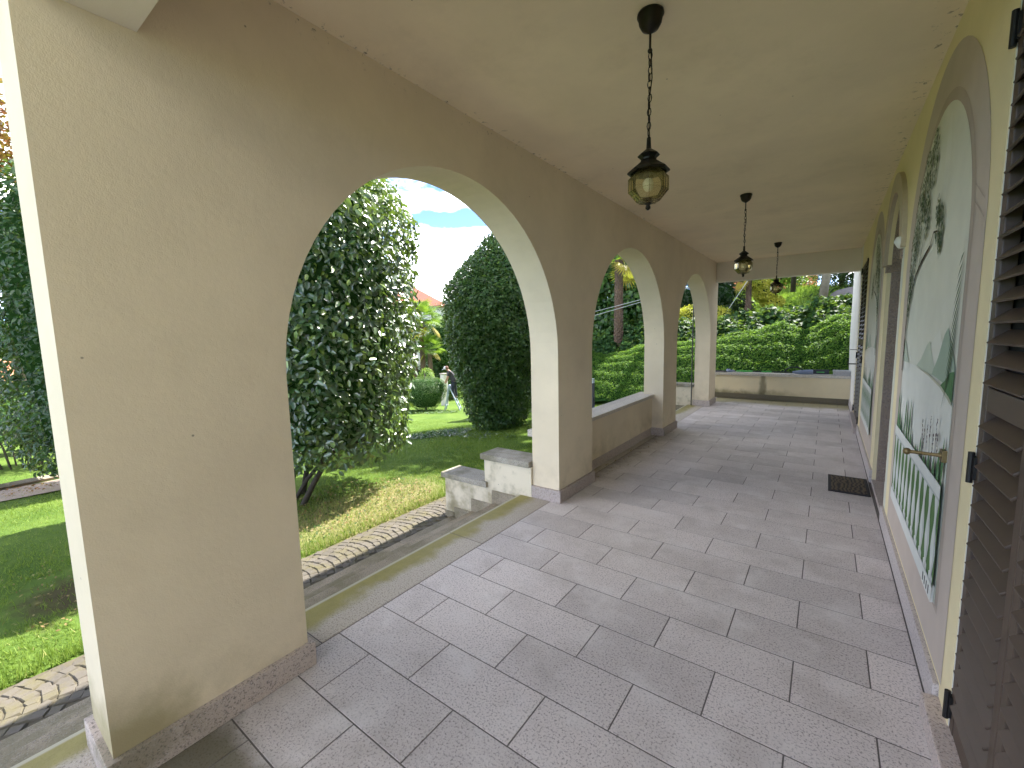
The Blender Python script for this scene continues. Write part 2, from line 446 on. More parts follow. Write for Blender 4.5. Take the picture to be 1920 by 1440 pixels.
def glass_mat():
    m = NT('amber_glass'); m.t.nodes.remove(m.b)
    tr = m.n('ShaderNodeBsdfTransparent'); tr.inputs['Color'].default_value = (.99, .975, .89, 1)
    gl = m.n('ShaderNodeBsdfGlossy'); gl.inputs['Roughness'].default_value = .06; gl.inputs['Color'].default_value = (1, .95, .75, 1)
    df = m.n('ShaderNodeBsdfTranslucent'); df.inputs['Color'].default_value = (.92, .86, .60, 1)
    fr = m.n('ShaderNodeFresnel'); fr.inputs['IOR'].default_value = 1.5
    m1 = m.n('ShaderNodeMixShader'); m1.inputs[0].default_value = .13
    m2 = m.n('ShaderNodeMixShader')
    m.l(tr.outputs[0], m1.inputs[1]); m.l(df.outputs[0], m1.inputs[2]); m.l(fr.outputs[0], m2.inputs[0])
    m.l(m1.outputs[0], m2.inputs[1]); m.l(gl.outputs[0], m2.inputs[2]); m.l(m2.outputs[0], m.out.inputs['Surface'])
    return m.m
M_GLASS = glass_mat()
def flat_paint(name, c, var=.10, scale=6):
    return plain(name, c, .85, 0, var, scale, 0, .15)

# ------------------------------------------------------------------ layout (metres; z = 0 at the portico floor)
W, H = 2.438, 3.053            # house wall plane, ceiling
T = .30                        # arcade thickness
ARCH = [(0.0, 2.4765, 1.423), (3.190, 5.676, 1.402), (6.377, 8.877, 1.401)]
Y_END = 9.50
Y_NEAR = -.72
FAR_P = 10.39                  # inner face of the far parapet
GZ = -.47

def sm(a, b, x):
    t = np.clip((np.asarray(x, float) - a) / (b - a), 0, 1); return t * t * (3 - 2 * t)
def ground(x, y):
    x = np.asarray(x, float); y = np.asarray(y, float)
    s = (-x + y) * .7071
    z = GZ - .095 * sm(2, 9, -x) * np.clip(s - 2.5, 0, 22)
    hill = np.where(y < 24, np.clip(y - 13.6, 0, 99) * .255 + 1.35 * sm(10.9, 13.6, y), 4.0 + (y - 24) * .06)
    hw = sm(-11, -4, x)
    z = z + hill * hw
    z = z - .06 * sm(-1.99, -1.93, x) * (1 - sm(10.7, 11.2, y))
    return z
def gz(x, y): return float(ground(x, y))

# ------------------------------------------------------------------ terrain
def terrain():
    xs = np.concatenate([np.linspace(-160, -30, 22)[:-1], np.linspace(-30, -9, 43)[:-1], np.linspace(-9, -1.5, 61)[:-1], np.linspace(-1.5, 14, 32)[:-1], np.linspace(14, 120, 16)])
    ys = np.concatenate([np.linspace(-90, -8, 14)[:-1], np.linspace(-8, 12, 121)[:-1], np.linspace(12, 30, 50)[:-1], np.linspace(30, 200, 24)])
    gx, gy = np.meshgrid(xs, ys, indexing='ij')
    z = ground(gx, gy)
    z = z + .012 * np.sin(gx * 2.1 + gy * .7) * np.sin(gy * 1.7 - gx * .4) * (gx < -2.1)
    nx, ny = gx.shape
    v = np.stack([gx, gy, z], -1).reshape(-1, 3)
    idx = np.arange(nx * ny).reshape(nx, ny)
    f = np.stack([idx[:-1, :-1], idx[1:, :-1], idx[1:, 1:], idx[:-1, 1:]], -1).reshape(-1, 4)
    cx = (gx[:-1, :-1] + gx[1:, 1:]) / 2; cy = (gy[:-1, :-1] + gy[1:, 1:]) / 2
    keep = ~((cx > -.38) & (cx < 12) & (cy > -3.8) & (cy < 10.5))
    hill = ((cy > 13) & (cx > -8)).reshape(-1)
    kf = keep.reshape(-1)
    me = bpy.data.meshes.new('lawn'); me.from_pydata(v.tolist(), [], f[kf].tolist()); me.materials.append(M_GROUND); me.materials.append(M_HILL)
    me.polygons.foreach_set('material_index', hill[kf].astype(int)); me.polygons.foreach_set('use_smooth', [True] * int(kf.sum()))
    tag(link('lawn', me), kind='structure')
terrain()

# ------------------------------------------------------------------ walls with openings
def arch_wall(x0, x1, y0, y1, z0, z1, ops, n=40):
    """Wall slab between x0 and x1 along Y; ops = (ya, yb, zbottom, zspring, rise) with rise 0 for a square head."""
    ys = {y0, y1}
    for ya, yb, zb, zs, rise in ops:
        ys |= {ya, yb}
        if rise:
            ys |= {(ya + yb) / 2 - (yb - ya) / 2 * math.cos(math.pi * k / n) for k in range(1, n)}
    ys = sorted(ys)
    def top(op, y):
        ya, yb, zb, zs, rise = op
        if not rise: return zs
        t = (y - (ya + yb) / 2) / ((yb - ya) / 2)
        return zs + rise * math.sqrt(max(0, 1 - t * t))
    m = MB()
    for a, b in zip(ys[:-1], ys[1:]):
        op = next((o for o in ops if o[0] - 1e-6 <= a and b <= o[1] + 1e-6), None)
        segs = [(z0, z0, z1, z1)]
        if op: segs = ([(z0, z0, op[2], op[2])] if op[2] > z0 + 1e-4 else []) + [(top(op, a), top(op, b), z1, z1)]
        for la, lb, ha, hb in segs:
            m.add([(x0, a, la), (x0, b, lb), (x0, b, hb), (x0, a, ha)], [(0, 1, 2, 3)] if x0 > x1 else [(3, 2, 1, 0)])
            m.add([(x1, a, la), (x1, b, lb), (x1, b, hb), (x1, a, ha)], [(3, 2, 1, 0)] if x0 > x1 else [(0, 1, 2, 3)])
        if op:
            ta, tb = top(op, a), top(op, b)
            m.add([(x0, a, ta), (x0, b, tb), (x1, b, tb), (x1, a, ta)], [(0, 1, 2, 3)] if x0 > x1 else [(3, 2, 1, 0)])
            if op[2] > z0 + 1e-4: m.add([(x0, a, op[2]), (x0, b, op[2]), (x1, b, op[2]), (x1, a, op[2])], [(0, 1, 2, 3)])
    for ya, yb, zb, zs, rise in ops:
        for y in (ya, yb): m.add([(x0, y, zb), (x1, y, zb), (x1, y, zs), (x0, y, zs)], [(0, 1, 2, 3)])
    for y in (y0, y1): m.add([(x0, y, z0), (x1, y, z0), (x1, y, z1), (x0, y, z1)], [(0, 1, 2, 3)])
    m.add([(x0, y0, z1), (x1, y0, z1), (x1, y1, z1), (x0, y1, z1)], [(0, 1, 2, 3)])
    me = m.mesh('wall', None)
    bm = bmesh.new(); bm.from_mesh(me); bmesh.ops.remove_doubles(bm, verts=bm.verts, dist=1e-5); bmesh.ops.recalc_face_normals(bm, faces=bm.faces)
    bm.to_mesh(me); bm.free()
    return me

# ---- arcade
me = arch_wall(0, -T, Y_NEAR, Y_END, .0, 3.30, [(a, b, .0, zs, (b - a) / 2) for a, b, zs in ARCH])
me.materials.append(M_ARC)
arcade = tag(link('arcade_wall', me), 'cream plaster arcade wall with three round arches on the garden side', 'wall')
P_, HP = .025, .121
for ya, yb in ((Y_NEAR, 0), (2.4765, 3.190), (5.676, 6.377), (8.877, Y_END)):
    MB().rbox(-T - P_, P_, ya - P_, yb + P_, .001, HP, .004).build('plinth', M_PLINTH, arcade)

# ---- ceiling, beams, roof
ceil = MB().box(.0, W + .05, Y_NEAR - .25, Y_END + .3, H, H + .2).build('portico_ceiling', M_CEIL); tag(ceil, kind='structure')
MB().box(.001, W, 9.29, 9.50, 2.648, H + .05).build('beam', M_BEAM, ceil)
MB().box(.001, W, -.70, -.42, 2.677, H + .05).build('beam', M_BEAM, ceil)
roof = MB().box(-1.09, 9.0, -1.0, 9.85, 3.30, 3.42).box(-1.0, 9.0, -.9, 9.75, 3.42, 3.62).build('portico_roof', M_BEAM); tag(roof, kind='structure')

# ---- house wall
DOOR = (3.60, 4.68, .02, 2.20, .54)
OP1 = (-.55, 1.18, .085, 2.62, 0)
OP2 = (7.42, 8.83, .085, 2.66, 0)
me = arch_wall(W, W + .42, -4.0, 12.2, -.6, 6.4, [OP1, DOOR, OP2])
me.materials.append(M_HOUSE)
house = tag(link('house_wall', me), 'yellow plaster house wall with painted arched panels, doorway and brown shutters', 'house')
MB().box(W + .42, 9, -3.9, 12.1, -.6, 6.39).build('interior_block', plain('dark_interior', (.03, .028, .026), .9), house)
for ya, yb in ((-4.0, -.70), (1.345, 3.585), (4.70, 7.27), (8.98, 12.2)):
    MB().rbox(W - .020, W + .01, ya, yb, .001, .135, .004).build('skirting', M_FLOOR if 0 else granite('skirting_granite', (.58, .52, .50)), house)
for ya, yb in ((-.70, 1.34), (7.275, 8.975)):
    MB().rbox(W - .055, W + .20, ya, yb, .001, .087, .006).build('sill', M_PLINTH, house)
for y, zs in ((1.1785, 2.62), (7.4215, 2.66), (8.8285, 2.66)):
    s_ = .0015 if y in (7.4215,) else -.0015
    MB().box(W + .002, W + .09, min(y, y + s_), max(y, y + s_), .09, zs - .002).build('reveal', M_WHITE, house)

MB().box(W - .006, W + .01, 8.99, 12.2, .14, 6.3).build('white_corner', plaster('white_corner_plaster', (.78, .75, .70)), house)
# doorway: granite jambs, impost blocks, arch band, dark door
jm = granite('jamb_granite', (.30, .22, .16))
MB().rbox(W + .03, W + .36, 4.645, 4.679, .022, 2.13, .004).build('door_jamb', jm, house)
MB().rbox(W - .012, W + .36, 4.625, 4.72, 2.13, 2.20, .006).build('impost', jm, house)
MB().rbox(W + .03, W + .36, 3.601, 3.635, .022, 2.13, .004).build('door_jamb', jm, house)
MB().rbox(W - .012, W + .36, 3.56, 3.655, 2.13, 2.20, .006).build('impost', jm, house)
def arch_band(xa, xb, yc, zs, r0, r1, n=26):
    m = MB(); ring = []
    for k in range(n + 1):
        t = math.pi * k / n
        ring.append([(x, yc - r * math.cos(t), zs + r * math.sin(t)) for x, r in ((xa, r0), (xa, r1), (xb, r1), (xb, r0))])
    for A, B in zip(ring[:-1], ring[1:]):
        m.add(A + B, [(0, 1, 5, 4), (1, 2, 6, 5), (2, 3, 7, 6), (3, 0, 4, 7)])
    m.add(ring[0], [(0, 1, 2, 3)]); m.add(ring[-1], [(3, 2, 1, 0)])
    return m
arch_band(W + .03, W + .36, 4.14, 2.20, .505, .538).build('arch_lining', jm, house)
arch_band(W - .030, W + .02, 4.14, 2.20, .545, .70).build('door_arch', plain('arch_band_plaster', (.50, .41, .30), .85), house)
MB().rbox(W - .005, W + .40, 3.60, 4.68, .004, .045, .004).build('door_sill', M_PLINTH, house)
dr = MB()
dr.box(W + .37, W + .41, 3.62, 4.66, .05, 2.75)
for za, zb in ((.16, .95), (1.05, 2.05)):
    for ya, yb in ((3.72, 4.09), (4.19, 4.56)): dr.box(W + .355, W + .372, ya, yb, za, zb)
door = dr.build('door', plain('dark_door', (.012, .010, .009), .5), house)
MB().tube([(W + .36, 4.16, 1.0), (W + .31, 4.16, 1.0), (W + .31, 4.27, 1.0)], .008, 8).build('handle', M_BRASS, door)
# chipped near edge of the doorway
ck = MB()
for k in range(16):
    z = .25 + 1.9 * random.random(); h_ = random.uniform(.02, .09)
    ck.box(W - .0015, W + .02, 3.597 - random.uniform(.006, .02), 3.6005, z, z + h_)
ck.build('chipped_edge', plain('raw_render', (.42, .34, .25), .95), house)
MB().box(W - .0012, W + .01, 3.48, 3.601, .14, 2.2).build('painted_edge', flat_paint('edge_paint', (.62, .61, .52)), house)
wb = MB(); wb.lathe([(.012, 0), (.05, .025), (.055, .06), (.02, .11)], 14)
sp = wb.build('wall_spotlight', M_WHITE, None, True); sp.location = (W - .035, 3.50, 2.20); sp.rotation_euler = (0, .5, 0)
tag(sp, 'small white spotlight fixed beside the doorway arch', 'spotlight')
MB().tube([(.0, 0, .07), (.06, 0, .07)], .012, 8).build('bracket', M_WHITE, sp)

# ---- shutters
def shutter(y0, y1, z0, z1, x, name, n, tilt, hinge_y, label):
    """One louvred leaf in the plane x; slats lean outwards at the bottom."""
    fr = MB()
    st = .048
    fr.rbox(x - .018, x + .022, y0, y0 + st, z0, z1, .004).rbox(x - .018, x + .022, y1 - st, y1, z0, z1, .004)
    for za, zb in ((z0, z0 + .10), (z1 - .07, z1), ((z0 + z1) / 2 - .04, (z0 + z1) / 2 + .04)):
        fr.rbox(x - .016, x + .020, y0 + st - .002, y1 - st + .002, za, zb, .004)
    s = fr.build('shutter', M_BROWN, house); s['label'] = label
    sl = MB(); w = y1 - y0 - 2 * st + .004
    sl.rbox(-.033, .033, -w / 2, w / 2, -.0045, .0045, .003)
    sme = sl.mesh('slat', M_BROWN)
    spans = [(z0 + .10, (z0 + z1) / 2 - .04), ((z0 + z1) / 2 + .04, z1 - .07)]
    for za, zb in spans:
        k = max(1, round((zb - za) / n)); d = (zb - za) / k
        for i in range(k):
            o = link('slat', sme, s, (x - .004, (y0 + y1) / 2, za + (i + .5) * d)); o.rotation_euler = (0, -tilt + random.uniform(-.03, .03), 0)
    bk = MB().box(x + .028, x + .032, y0 + .01, y1 - .01, z0 + .01, z1 - .01).build('gap_shade', plain('gap_shade_black', (.01, .009, .008), .9), s)  # near-black sheet, the shade between the slats put in as colour
    if hinge_y is not None:
        for z in (z0 + .09, (z0 + z1) / 2 - .25, z1 - .08):
            MB().tube([(x - .030, hinge_y, z - .055), (x - .030, hinge_y, z + .055)], .009, 10).box(x - .026, x - .014, hinge_y - .022, hinge_y + .02, z - .04, z + .04).build('hinge', M_IRON, s)
    return s
SX = W + .020
shutter(.712, 1.170, .092, 2.612, SX, 's', .068, .72, 1.168, 'brown louvred shutter leaf hinged beside the near painted panel')
shutter(.250, .708, .092, 2.612, SX, 's', .068, .72, None, 'brown louvred shutter leaf at the right edge of the picture')
shutter(-.542, .245, .092, 2.612, SX, 's', .068, .72, None, 'brown louvred shutter leaf behind the viewer')
shutter(7.43, 8.12, .092, 2.652, SX, 's', .068, .72, 7.432, 'brown louvred shutter leaf beyond the far painted panel')
shutter(8.125, 8.82, .092, 2.652, SX, 's', .068, .72, 8.818, 'brown louvred shutter leaf at the far house corner')
MB().tube([(W - .01, 8.60, .98), (W - .13, 8.60, .98), (W - .13, 8.60, 1.02)], .010, 8).tube([(W - .01, 8.75, 1.22), (W - .10, 8.86, 1.22)], .006, 6).build('shutter_latch', M_IRON, house)
MB().tube([(W + .0, 1.57, 1.045), (W - .05, 1.575, 1.045), (W - .118, 1.58, 1.047)], [.010, .007, .008], 10).ball((W - .128, 1.582, 1.047), .015).box(W - .02, W - .002, 1.55, 1.60, 1.02, 1.07).build('shutter_stay', M_BRASS, house)
pl = MB().rbox(W - .016, W - .003, 1.565, 1.78, .375, .455, .004)
vp = pl.build('vent_plate', M_WHITE, house)
for k in range(4): MB().box(W - .0175, W - .0158, 1.60 + k * .045, 1.612 + k * .045, .395, .435).build('slot', M_IRON, vp)

# ---- painted panels (flat paint on the wall, layered a millimetre apart)
PC = {k: flat_paint('paint_' + k, c) for k, c in dict(
    border=(.52, .445, .385), bordershade=(.43, .36, .305), sky=(.66, .66, .565), lake=(.69, .69, .63), mist=(.68, .68, .60), hill=(.48, .53, .43), hilldark=(.34, .42, .33),
    shore=(.47, .47, .36), leaf=(.11, .135, .045), leaf2=(.07, .11, .06), bark=(.05, .04, .025), plant=(.10, .20, .09), plant2=(.18, .30, .16),
    rail=(.66, .67, .63), railshade=(.50, .52, .50), baluster=(.64, .66, .62), flower=(.09, .06, .07), lawnp=(.11, .20, .075)).items()}
def mural(tf, label, seed):
    rr = random.Random(seed)
    x = [W - .0008]
    def poly(name, pts, mat, parent, layer):
        xx = W - .0012 - layer * .0009
        P2 = [tf(y, z) for y, z in pts]
        bm = bmesh.new(); vs = [bm.verts.new((xx, y, z)) for y, z in P2]
        f = bm.faces.new(vs); f.normal_update()
        if f.normal.x > 0: f.normal_flip()
        bmesh.ops.triangulate(bm, faces=[f])
        me = bpy.data.meshes.new(name); bm.to_mesh(me); bm.free(); me.materials.append(mat)
        return link(name, me, parent)
    def multi(name, polys, mat, parent, layer):
        xx = W - .0012 - layer * .0009; m = MB()
        for k, pts in enumerate(polys):
            P2 = [tf(y, z) for y, z in pts]
            m.add([(xx - (k % 7) * .00007, y, z) for y, z in P2], [tuple(range(len(P2)))])
        return m.build(name, mat, parent)
    C, r0, r1 = 2.305, .765, .985
    def archpoly(r, zs, zb, n=30):
        return [(C - r, zb)] + [(C - r * math.cos(math.pi * k / n), zs + r * math.sin(math.pi * k / n)) for k in range(n + 1)] + [(C + r, zb)]
    root = poly('mural', archpoly(r1, 1.98, .15), PC['border'], house, 0)
    root['label'] = label
    poly('border_line', archpoly(r0 + .05, 1.955, .36), PC['bordershade'], root, 1)
    poly('painted_sky', archpoly(r0, 1.95, .38), PC['sky'], root, 2)
    # mist streaks
    multi('cloud_streak', [[(2.1 + .03 * math.cos(a) * 2, 2.42 + .22 * math.sin(a)) for a in [k * math.pi / 8 for k in range(16)]]], PC['mist'], root, 3)
    poly('painted_lake', [(1.545, .6), (3.065, .6), (3.065, 1.36), (2.6, 1.37), (2.2, 1.365), (1.9, 1.345), (1.7, 1.33), (1.545, 1.30)], PC['lake'], root, 3)
    poly('far_hill', [(2.30, 1.385), (2.12, 1.50), (2.02, 1.55), (1.92, 1.585), (1.82, 1.50), (1.70, 1.42), (1.65, 1.37)], PC['mist'], root, 4)
    poly('painted_hill', [(2.50, 1.372), (2.36, 1.42), (2.22, 1.50), (2.14, 1.525), (2.02, 1.43), (1.90, 1.36), (2.1, 1.352)], PC['hill'], root, 5)
    poly('painted_hill', [(2.02, 1.36), (1.90, 1.45), (1.80, 1.56), (1.735, 1.595), (1.66, 1.52), (1.58, 1.47), (1.545, 1.42), (1.545, 1.33), (1.75, 1.345)], PC['hilldark'], root, 6)
    poly('painted_hill', [(3.065, 1.52), (2.98, 1.50), (2.88, 1.42), (2.78, 1.372), (3.065, 1.368)], PC['hill'], root, 6)
    poly('painted_hill', [(1.80, 1.325), (1.70, 1.36), (1.62, 1.40), (1.545, 1.41), (1.545, 1.27), (1.62, 1.29)], PC['plant'], root, 7)
    multi('shoreline', [[(2.5, 1.368), (2.1, 1.357), (1.8, 1.332), (1.6, 1.297), (1.545, 1.28), (1.545, 1.265), (1.62, 1.283), (1.8, 1.318), (2.1, 1.346)]], PC['shore'], root, 8)
    def limb(pts, w0, w1):
        L_ = []; R2 = []
        n = len(pts)
        for i, (y, z) in enumerate(pts):
            a = pts[max(0, i - 1)]; b = pts[min(n - 1, i + 1)]; d = math.hypot(b[0] - a[0], b[1] - a[1]) or 1
            nx, nz = -(b[1] - a[1]) / d, (b[0] - a[0]) / d; w = w0 + (w1 - w0) * i / (n - 1)
            L_.append((y + nx * w, z + nz * w)); R2.append((y - nx * w, z - nz * w))
        return [[L_[i], L_[i + 1], R2[i + 1], R2[i]] for i in range(n - 1)]
    limbs = limb([(3.05, 1.30), (3.03, 1.55), (2.96, 1.78), (2.78, 1.92), (2.62, 1.98), (2.45, 2.02), (2.35, 2.04), (2.28, 2.10), (2.18, 2.09)], .014, .005)
    limbs += limb([(2.70, 1.95), (2.60, 2.10), (2.52, 2.22), (2.46, 2.40)], .007, .003) + limb([(2.96, 1.78), (2.92, 1.98), (2.82, 2.2), (2.70, 2.4)], .008, .003) + limb([(3.04, 1.4), (3.03, 1.9), (2.98, 2.2)], .008, .003)
    multi('painted_branch', limbs, PC['bark'], root, 9)
    def clump(cy, cz, ry, rz, n, sz, mats, layer):
        for j, mt in enumerate(mats):
            ps = []
            for _ in range(n):
                a = rr.random() * 6.283; q = math.sqrt(rr.random()); y = cy + ry * q * math.cos(a); z = cz + rz * q * math.sin(a)
                # keep inside the arched panel
                if abs(y - C) > r0 - .012: continue
                if z > 1.95 and math.hypot(y - C, z - 1.95) > r0 - .015: continue
                w = sz * rr.uniform(.5, 1.1); h = sz * rr.uniform(.9, 2.1); tt = rr.uniform(-.5, .5)
                ps.append([(y + w * math.cos(b) * math.cos(tt) - h * math.sin(b) * math.sin(tt), z + w * math.cos(b) * math.sin(tt) + h * math.sin(b) * math.cos(tt)) for b in [k * math.pi / 3 + .2 for k in range(6)]])
            if ps: multi('painted_foliage', ps, mt, root, layer + j)
    for c in ((2.42, 2.52, .12, .16, 90), (2.62, 2.42, .13, .20, 120), (2.80, 2.25, .14, .24, 150), (2.92, 2.0, .12, .25, 130), (2.52, 2.22, .10, .12, 60), (2.98, 1.80, .06, .15, 50)):
        clump(*c, .0075, (PC['leaf'], PC['leaf2']), 10)
    for c in ((2.12, 2.10, .10, .11, 70), (2.20, 2.21, .05, .06, 30), (2.08, 2.02, .05, .06, 30)): clump(*c, .0075, (PC['leaf'], PC['leaf2']), 10)
    # palm frond at the other edge
    fr = []
    for k in range(11):
        t = k / 10; by, bz = 1.548 + .004 * t, 1.90 - .36 * t
        ln = .07 + .10 * t; ey, ez = by + ln, bz - ln * (.75 + 1.1 * t)
        fr.append([(by, bz), (by + ln * .52, (bz + ez) / 2 + .012), (ey, ez), (by + ln * .46, (bz + ez) / 2 - .002)])
    multi('painted_frond', fr, PC['leaf2'], root, 10)
    # water plants behind the balustrade
    pls = []
    def spike(y, z0, z1, w):
        n = 5; L_ = []; R2 = []
        for i in range(n + 1):
            t = i / n; ww = w * (1 - t) ** .6 * (1 + .5 * rr.uniform(-1, 1)); dz = z0 + (z1 - z0) * t
            L_.append((y + ww, dz)); R2.append((y - ww, dz + .01))
        return L_ + R2[::-1]
    for y, z1, w in ((3.02, 1.16, .045), (2.92, 1.02, .05), (2.80, 1.0, .03), (2.69, 1.15, .035), (2.60, 1.08, .04), (2.51, 1.17, .03), (2.44, 1.0, .05), (2.12, 1.02, .06), (2.0, .97, .06), (1.88, 1.0, .06), (1.76, 1.0, .05), (1.66, 1.06, .045), (1.58, 1.12, .03), (2.25, .95, .05)):
        pls.append(spike(y, .80, z1, w))
    multi('painted_plant', pls, PC['plant'], root, 12)
    multi('painted_plant', [spike(y + .02, .8, z1 - .05, .02) for y, z1 in ((2.95, 1.05), (2.66, 1.05), (2.48, 1.04), (2.08, .98), (1.83, .97), (1.62, 1.03), (2.30, .99))], PC['plant2'], root, 13)
    fl = []
    for y, z1 in ((2.08, 1.12), (2.02, 1.08), (1.95, 1.13), (1.88, 1.17), (1.80, 1.10), (1.74, 1.18), (1.70, 1.12)):
        fl += limb([(y - .02, .9), (y, z1 - .08)], .0025, .002)
        for q in range(5): fl.append([(y + rr.uniform(-.012, .012) + .008 * math.cos(a), z1 - .10 + .022 * q + .012 * math.sin(a)) for a in [k * math.pi / 3 for k in range(6)]])
    multi('painted_flower', fl, PC['flower'], root, 14)
    # balustrade
    poly('painted_greenery', [(1.545, .45), (3.065, .45), (3.065, .86), (1.545, .86)], PC['lawnp'], root, 14)
    def bal(y):
        h = [(.46, .034), (.49, .034), (.50, .018), (.54, .030), (.60, .043), (.66, .034), (.72, .019), (.76, .017), (.80, .026), (.83, .034), (.86, .034)]
        return [(y + w * 1.22, z) for z, w in h] + [(y - w * 1.22, z) for z, w in h[::-1]]
    multi('painted_baluster', [bal(1.60 + k * .138) for k in range(11)], PC['baluster'], root, 15)
    multi('baluster_shade', [[(y - .006, .47), (y - .024, .60), (y - .012, .74), (y - .022, .85), (y - .030, .85), (y - .017, .74), (y - .040, .60), (y - .016, .47)] for y in [1.60 + k * .138 for k in range(11)]], PC['railshade'], root, 16)
    multi('painted_rail', [[(1.545, .855), (3.065, .855), (3.065, .915), (1.545, .915)]], PC['rail'], root, 17)
    multi('painted_rail', [[(1.545, .385), (3.065, .385), (3.065, .465), (1.545, .465)]], PC['rail'], root, 17)
    multi('rail_shade', [[(1.545, .845), (3.065, .845), (3.065, .857), (1.545, .857)], [(1.545, .46), (3.065, .46), (3.065, .468), (1.545, .468)]], PC['railshade'], root, 18)
    multi('border_joint', [[(1.36, 2.06), (1.53, 2.16), (1.53, 2.166), (1.36, 2.066)], [(1.345, 1.99), (1.535, 2.10), (1.535, 2.106), (1.345, 1.996)]], PC['bordershade'], root, 2)
    return root
mural(lambda y, z: (y, z), 'near arched wall painting of a lake, tree and balustrade', 3)
mural(lambda y, z: (5.985 - (y - 2.305), z), 'far arched wall painting of a tree and balustrade beyond the doorway', 5)

# ------------------------------------------------------------------ floor
floor = MB().box(-.44, W + .02, -3.8, FAR_P + .3, -.65, -.0018).build('portico_floor', M_MORTAR); tag(floor, kind='structure')
Y0, D_, LX, XJ = .2175, .2868, .5852, -.090
G = .003
cache = {}
def slab(x0, x1, y0, y1):
    k = (round(x1 - x0, 3), round(y1 - y0, 3))
    if k not in cache:
        cache[k] = MB().box(-k[0] / 2, k[0] / 2, -k[1] / 2, k[1] / 2, -.03, 0, .0008).mesh('slab', M_FLOOR)
    o = link('slab', cache[k], floor, ((x0 + x1) / 2, (y0 + y1) / 2, random.uniform(-.0003, .0005)))
    o.rotation_euler = (random.uniform(-.0012, .0012), random.uniform(-.0006, .0006), 0)
XE = W - .022
for k in range(-9, 36):
    ya, yb = Y0 + k * D_, Y0 + (k + 1) * D_
    yb = min(yb, FAR_P - .002)
    if yb - ya < .05: continue
    off = .474 if k % 2 == 0 else .184
    xs = [XJ] + [off + i * LX for i in range(5) if off + i * LX < XE - .03] + [XE]
    for a, b in zip(xs[:-1], xs[1:]): slab(a + G, b - G, ya + .0036, yb - .0036)
# threshold stones
ty = [-3.8, -2.45, -1.15, .12, 1.44, 2.74, 3.4]
thr_spans = list(zip([-3.8, -2.45, -1.15, .12, 1.44], [-2.45, -1.15, .12, 1.44, 2.74])) + [(2.74, 4.1), (4.1, 5.4), (5.4, 6.6), (6.6, 7.8), (7.8, 8.9), (8.9, 10.35)]
for a, b in thr_spans:
    m = MB().rbox(-.450, XJ - G, a + .002, b - .002, -.06, .0005, .006)
    m.build('threshold_stone', M_THR, floor)

# ------------------------------------------------------------------ parapets and stair walls
par = empty('low_parapet', (-.31, 4.43, 0), 'low cream parapet with stone coping under the middle arch', 'parapet')
adopt(MB().box(-.42, -.170, 3.192, 5.674, -.55, .60).build('wall', M_ARC), par)
adopt(MB().rbox(-.195, -.168, 3.215, 5.65, .001, .118, .004).build('plinth', M_PLINTH), par)
adopt(MB().rbox(-.305, -.135, 3.195, 5.672, .60, .645, .006).build('coping', M_COPE2), par)
adopt(MB().rbox(-.50, -.308, 2.69, 6.10, .545, .615, .006).build('outer_coping', M_COPE2), par)
adopt(MB().box(-.47, -.425, 2.76, 6.05, -.55, .548).build('outer_wall', M_OUT), par)

fp = empty('far_parapet', (1.1, FAR_P, 0), 'moss stained low wall closing the far end of the terrace', 'parapet')
adopt(MB().box(-.48, W + .3, FAR_P, FAR_P + .24, -.6, .548).build('wall', M_PARA), fp)
adopt(MB().rbox(-.47, W - .02, FAR_P - .02, FAR_P + .02, .001, .118, .004).build('plinth', M_PLINTH), fp)
for a, b in ((-.52, .86), (.863, 2.435)):
    adopt(MB().rbox(a, b, FAR_P - .035, FAR_P + .28, .548, .610, .006).build('coping', M_COPE2), fp)
tl = empty('stacked_tiles', (2.28, FAR_P + .1, .61), 'small stack of grey stone tiles on the far parapet', 'tiles')
for k in range(4):
    dx = random.uniform(-.008, .008)
    adopt(MB().rbox(2.13 + dx, 2.425 + dx, FAR_P - .02 + dx, FAR_P + .27, .611 + k * .026, .635 + k * .026, .003).build('tile', granite('grey_tile_%d' % k, (.48, .47, .47))), tl)

def stair_wall(y0, y1, face, name_label, tall=.36, single=False):
    c = empty('stair_wall', (-.9, (y0 + y1) / 2, GZ), name_label, 'wall')
    up = tall - .06
    adopt(MB().box(-.90, -.302, y0, y1, -.60, up).build('upper_wall', M_OUT), c)
    adopt(MB().rbox(-.935, -.31, y0 - .03, y1 + .03, up, tall, .006).build('coping', M_COPE), c)
    adopt(MB().box(-1.50, -.902, y0 + .002, y1 - .002, -.60, -.004).build('lower_wall', M_OUT), c)
    adopt(MB().rbox(-1.535, -.862, y0 - .032, y1 + .028, -.004, .056, .006).build('coping', M_COPE), c)
    f = y0 if face < 0 else y1
    for xa, xb, za, zb in ((-.80, -.46, -.155, -.025), (-1.10, -.80, -.31, -.18), (-1.36, -1.10, -.46, -.335), (-1.505, -1.37, -.52, -.40)):
        adopt(MB().rbox(xa, xb, f - .014 if face < 0 else f - .01, f + .01 if face < 0 else f + .014, za - .02, zb, .003).build('skirting', M_STEP), c)
    return c
stair_wall(2.45, 2.70, -1, 'stepped white stair wall with stone caps beside the second pier')
stair_wall(8.90, 9.15, -1, 'stained stair wall seen low through the third arch', .46)

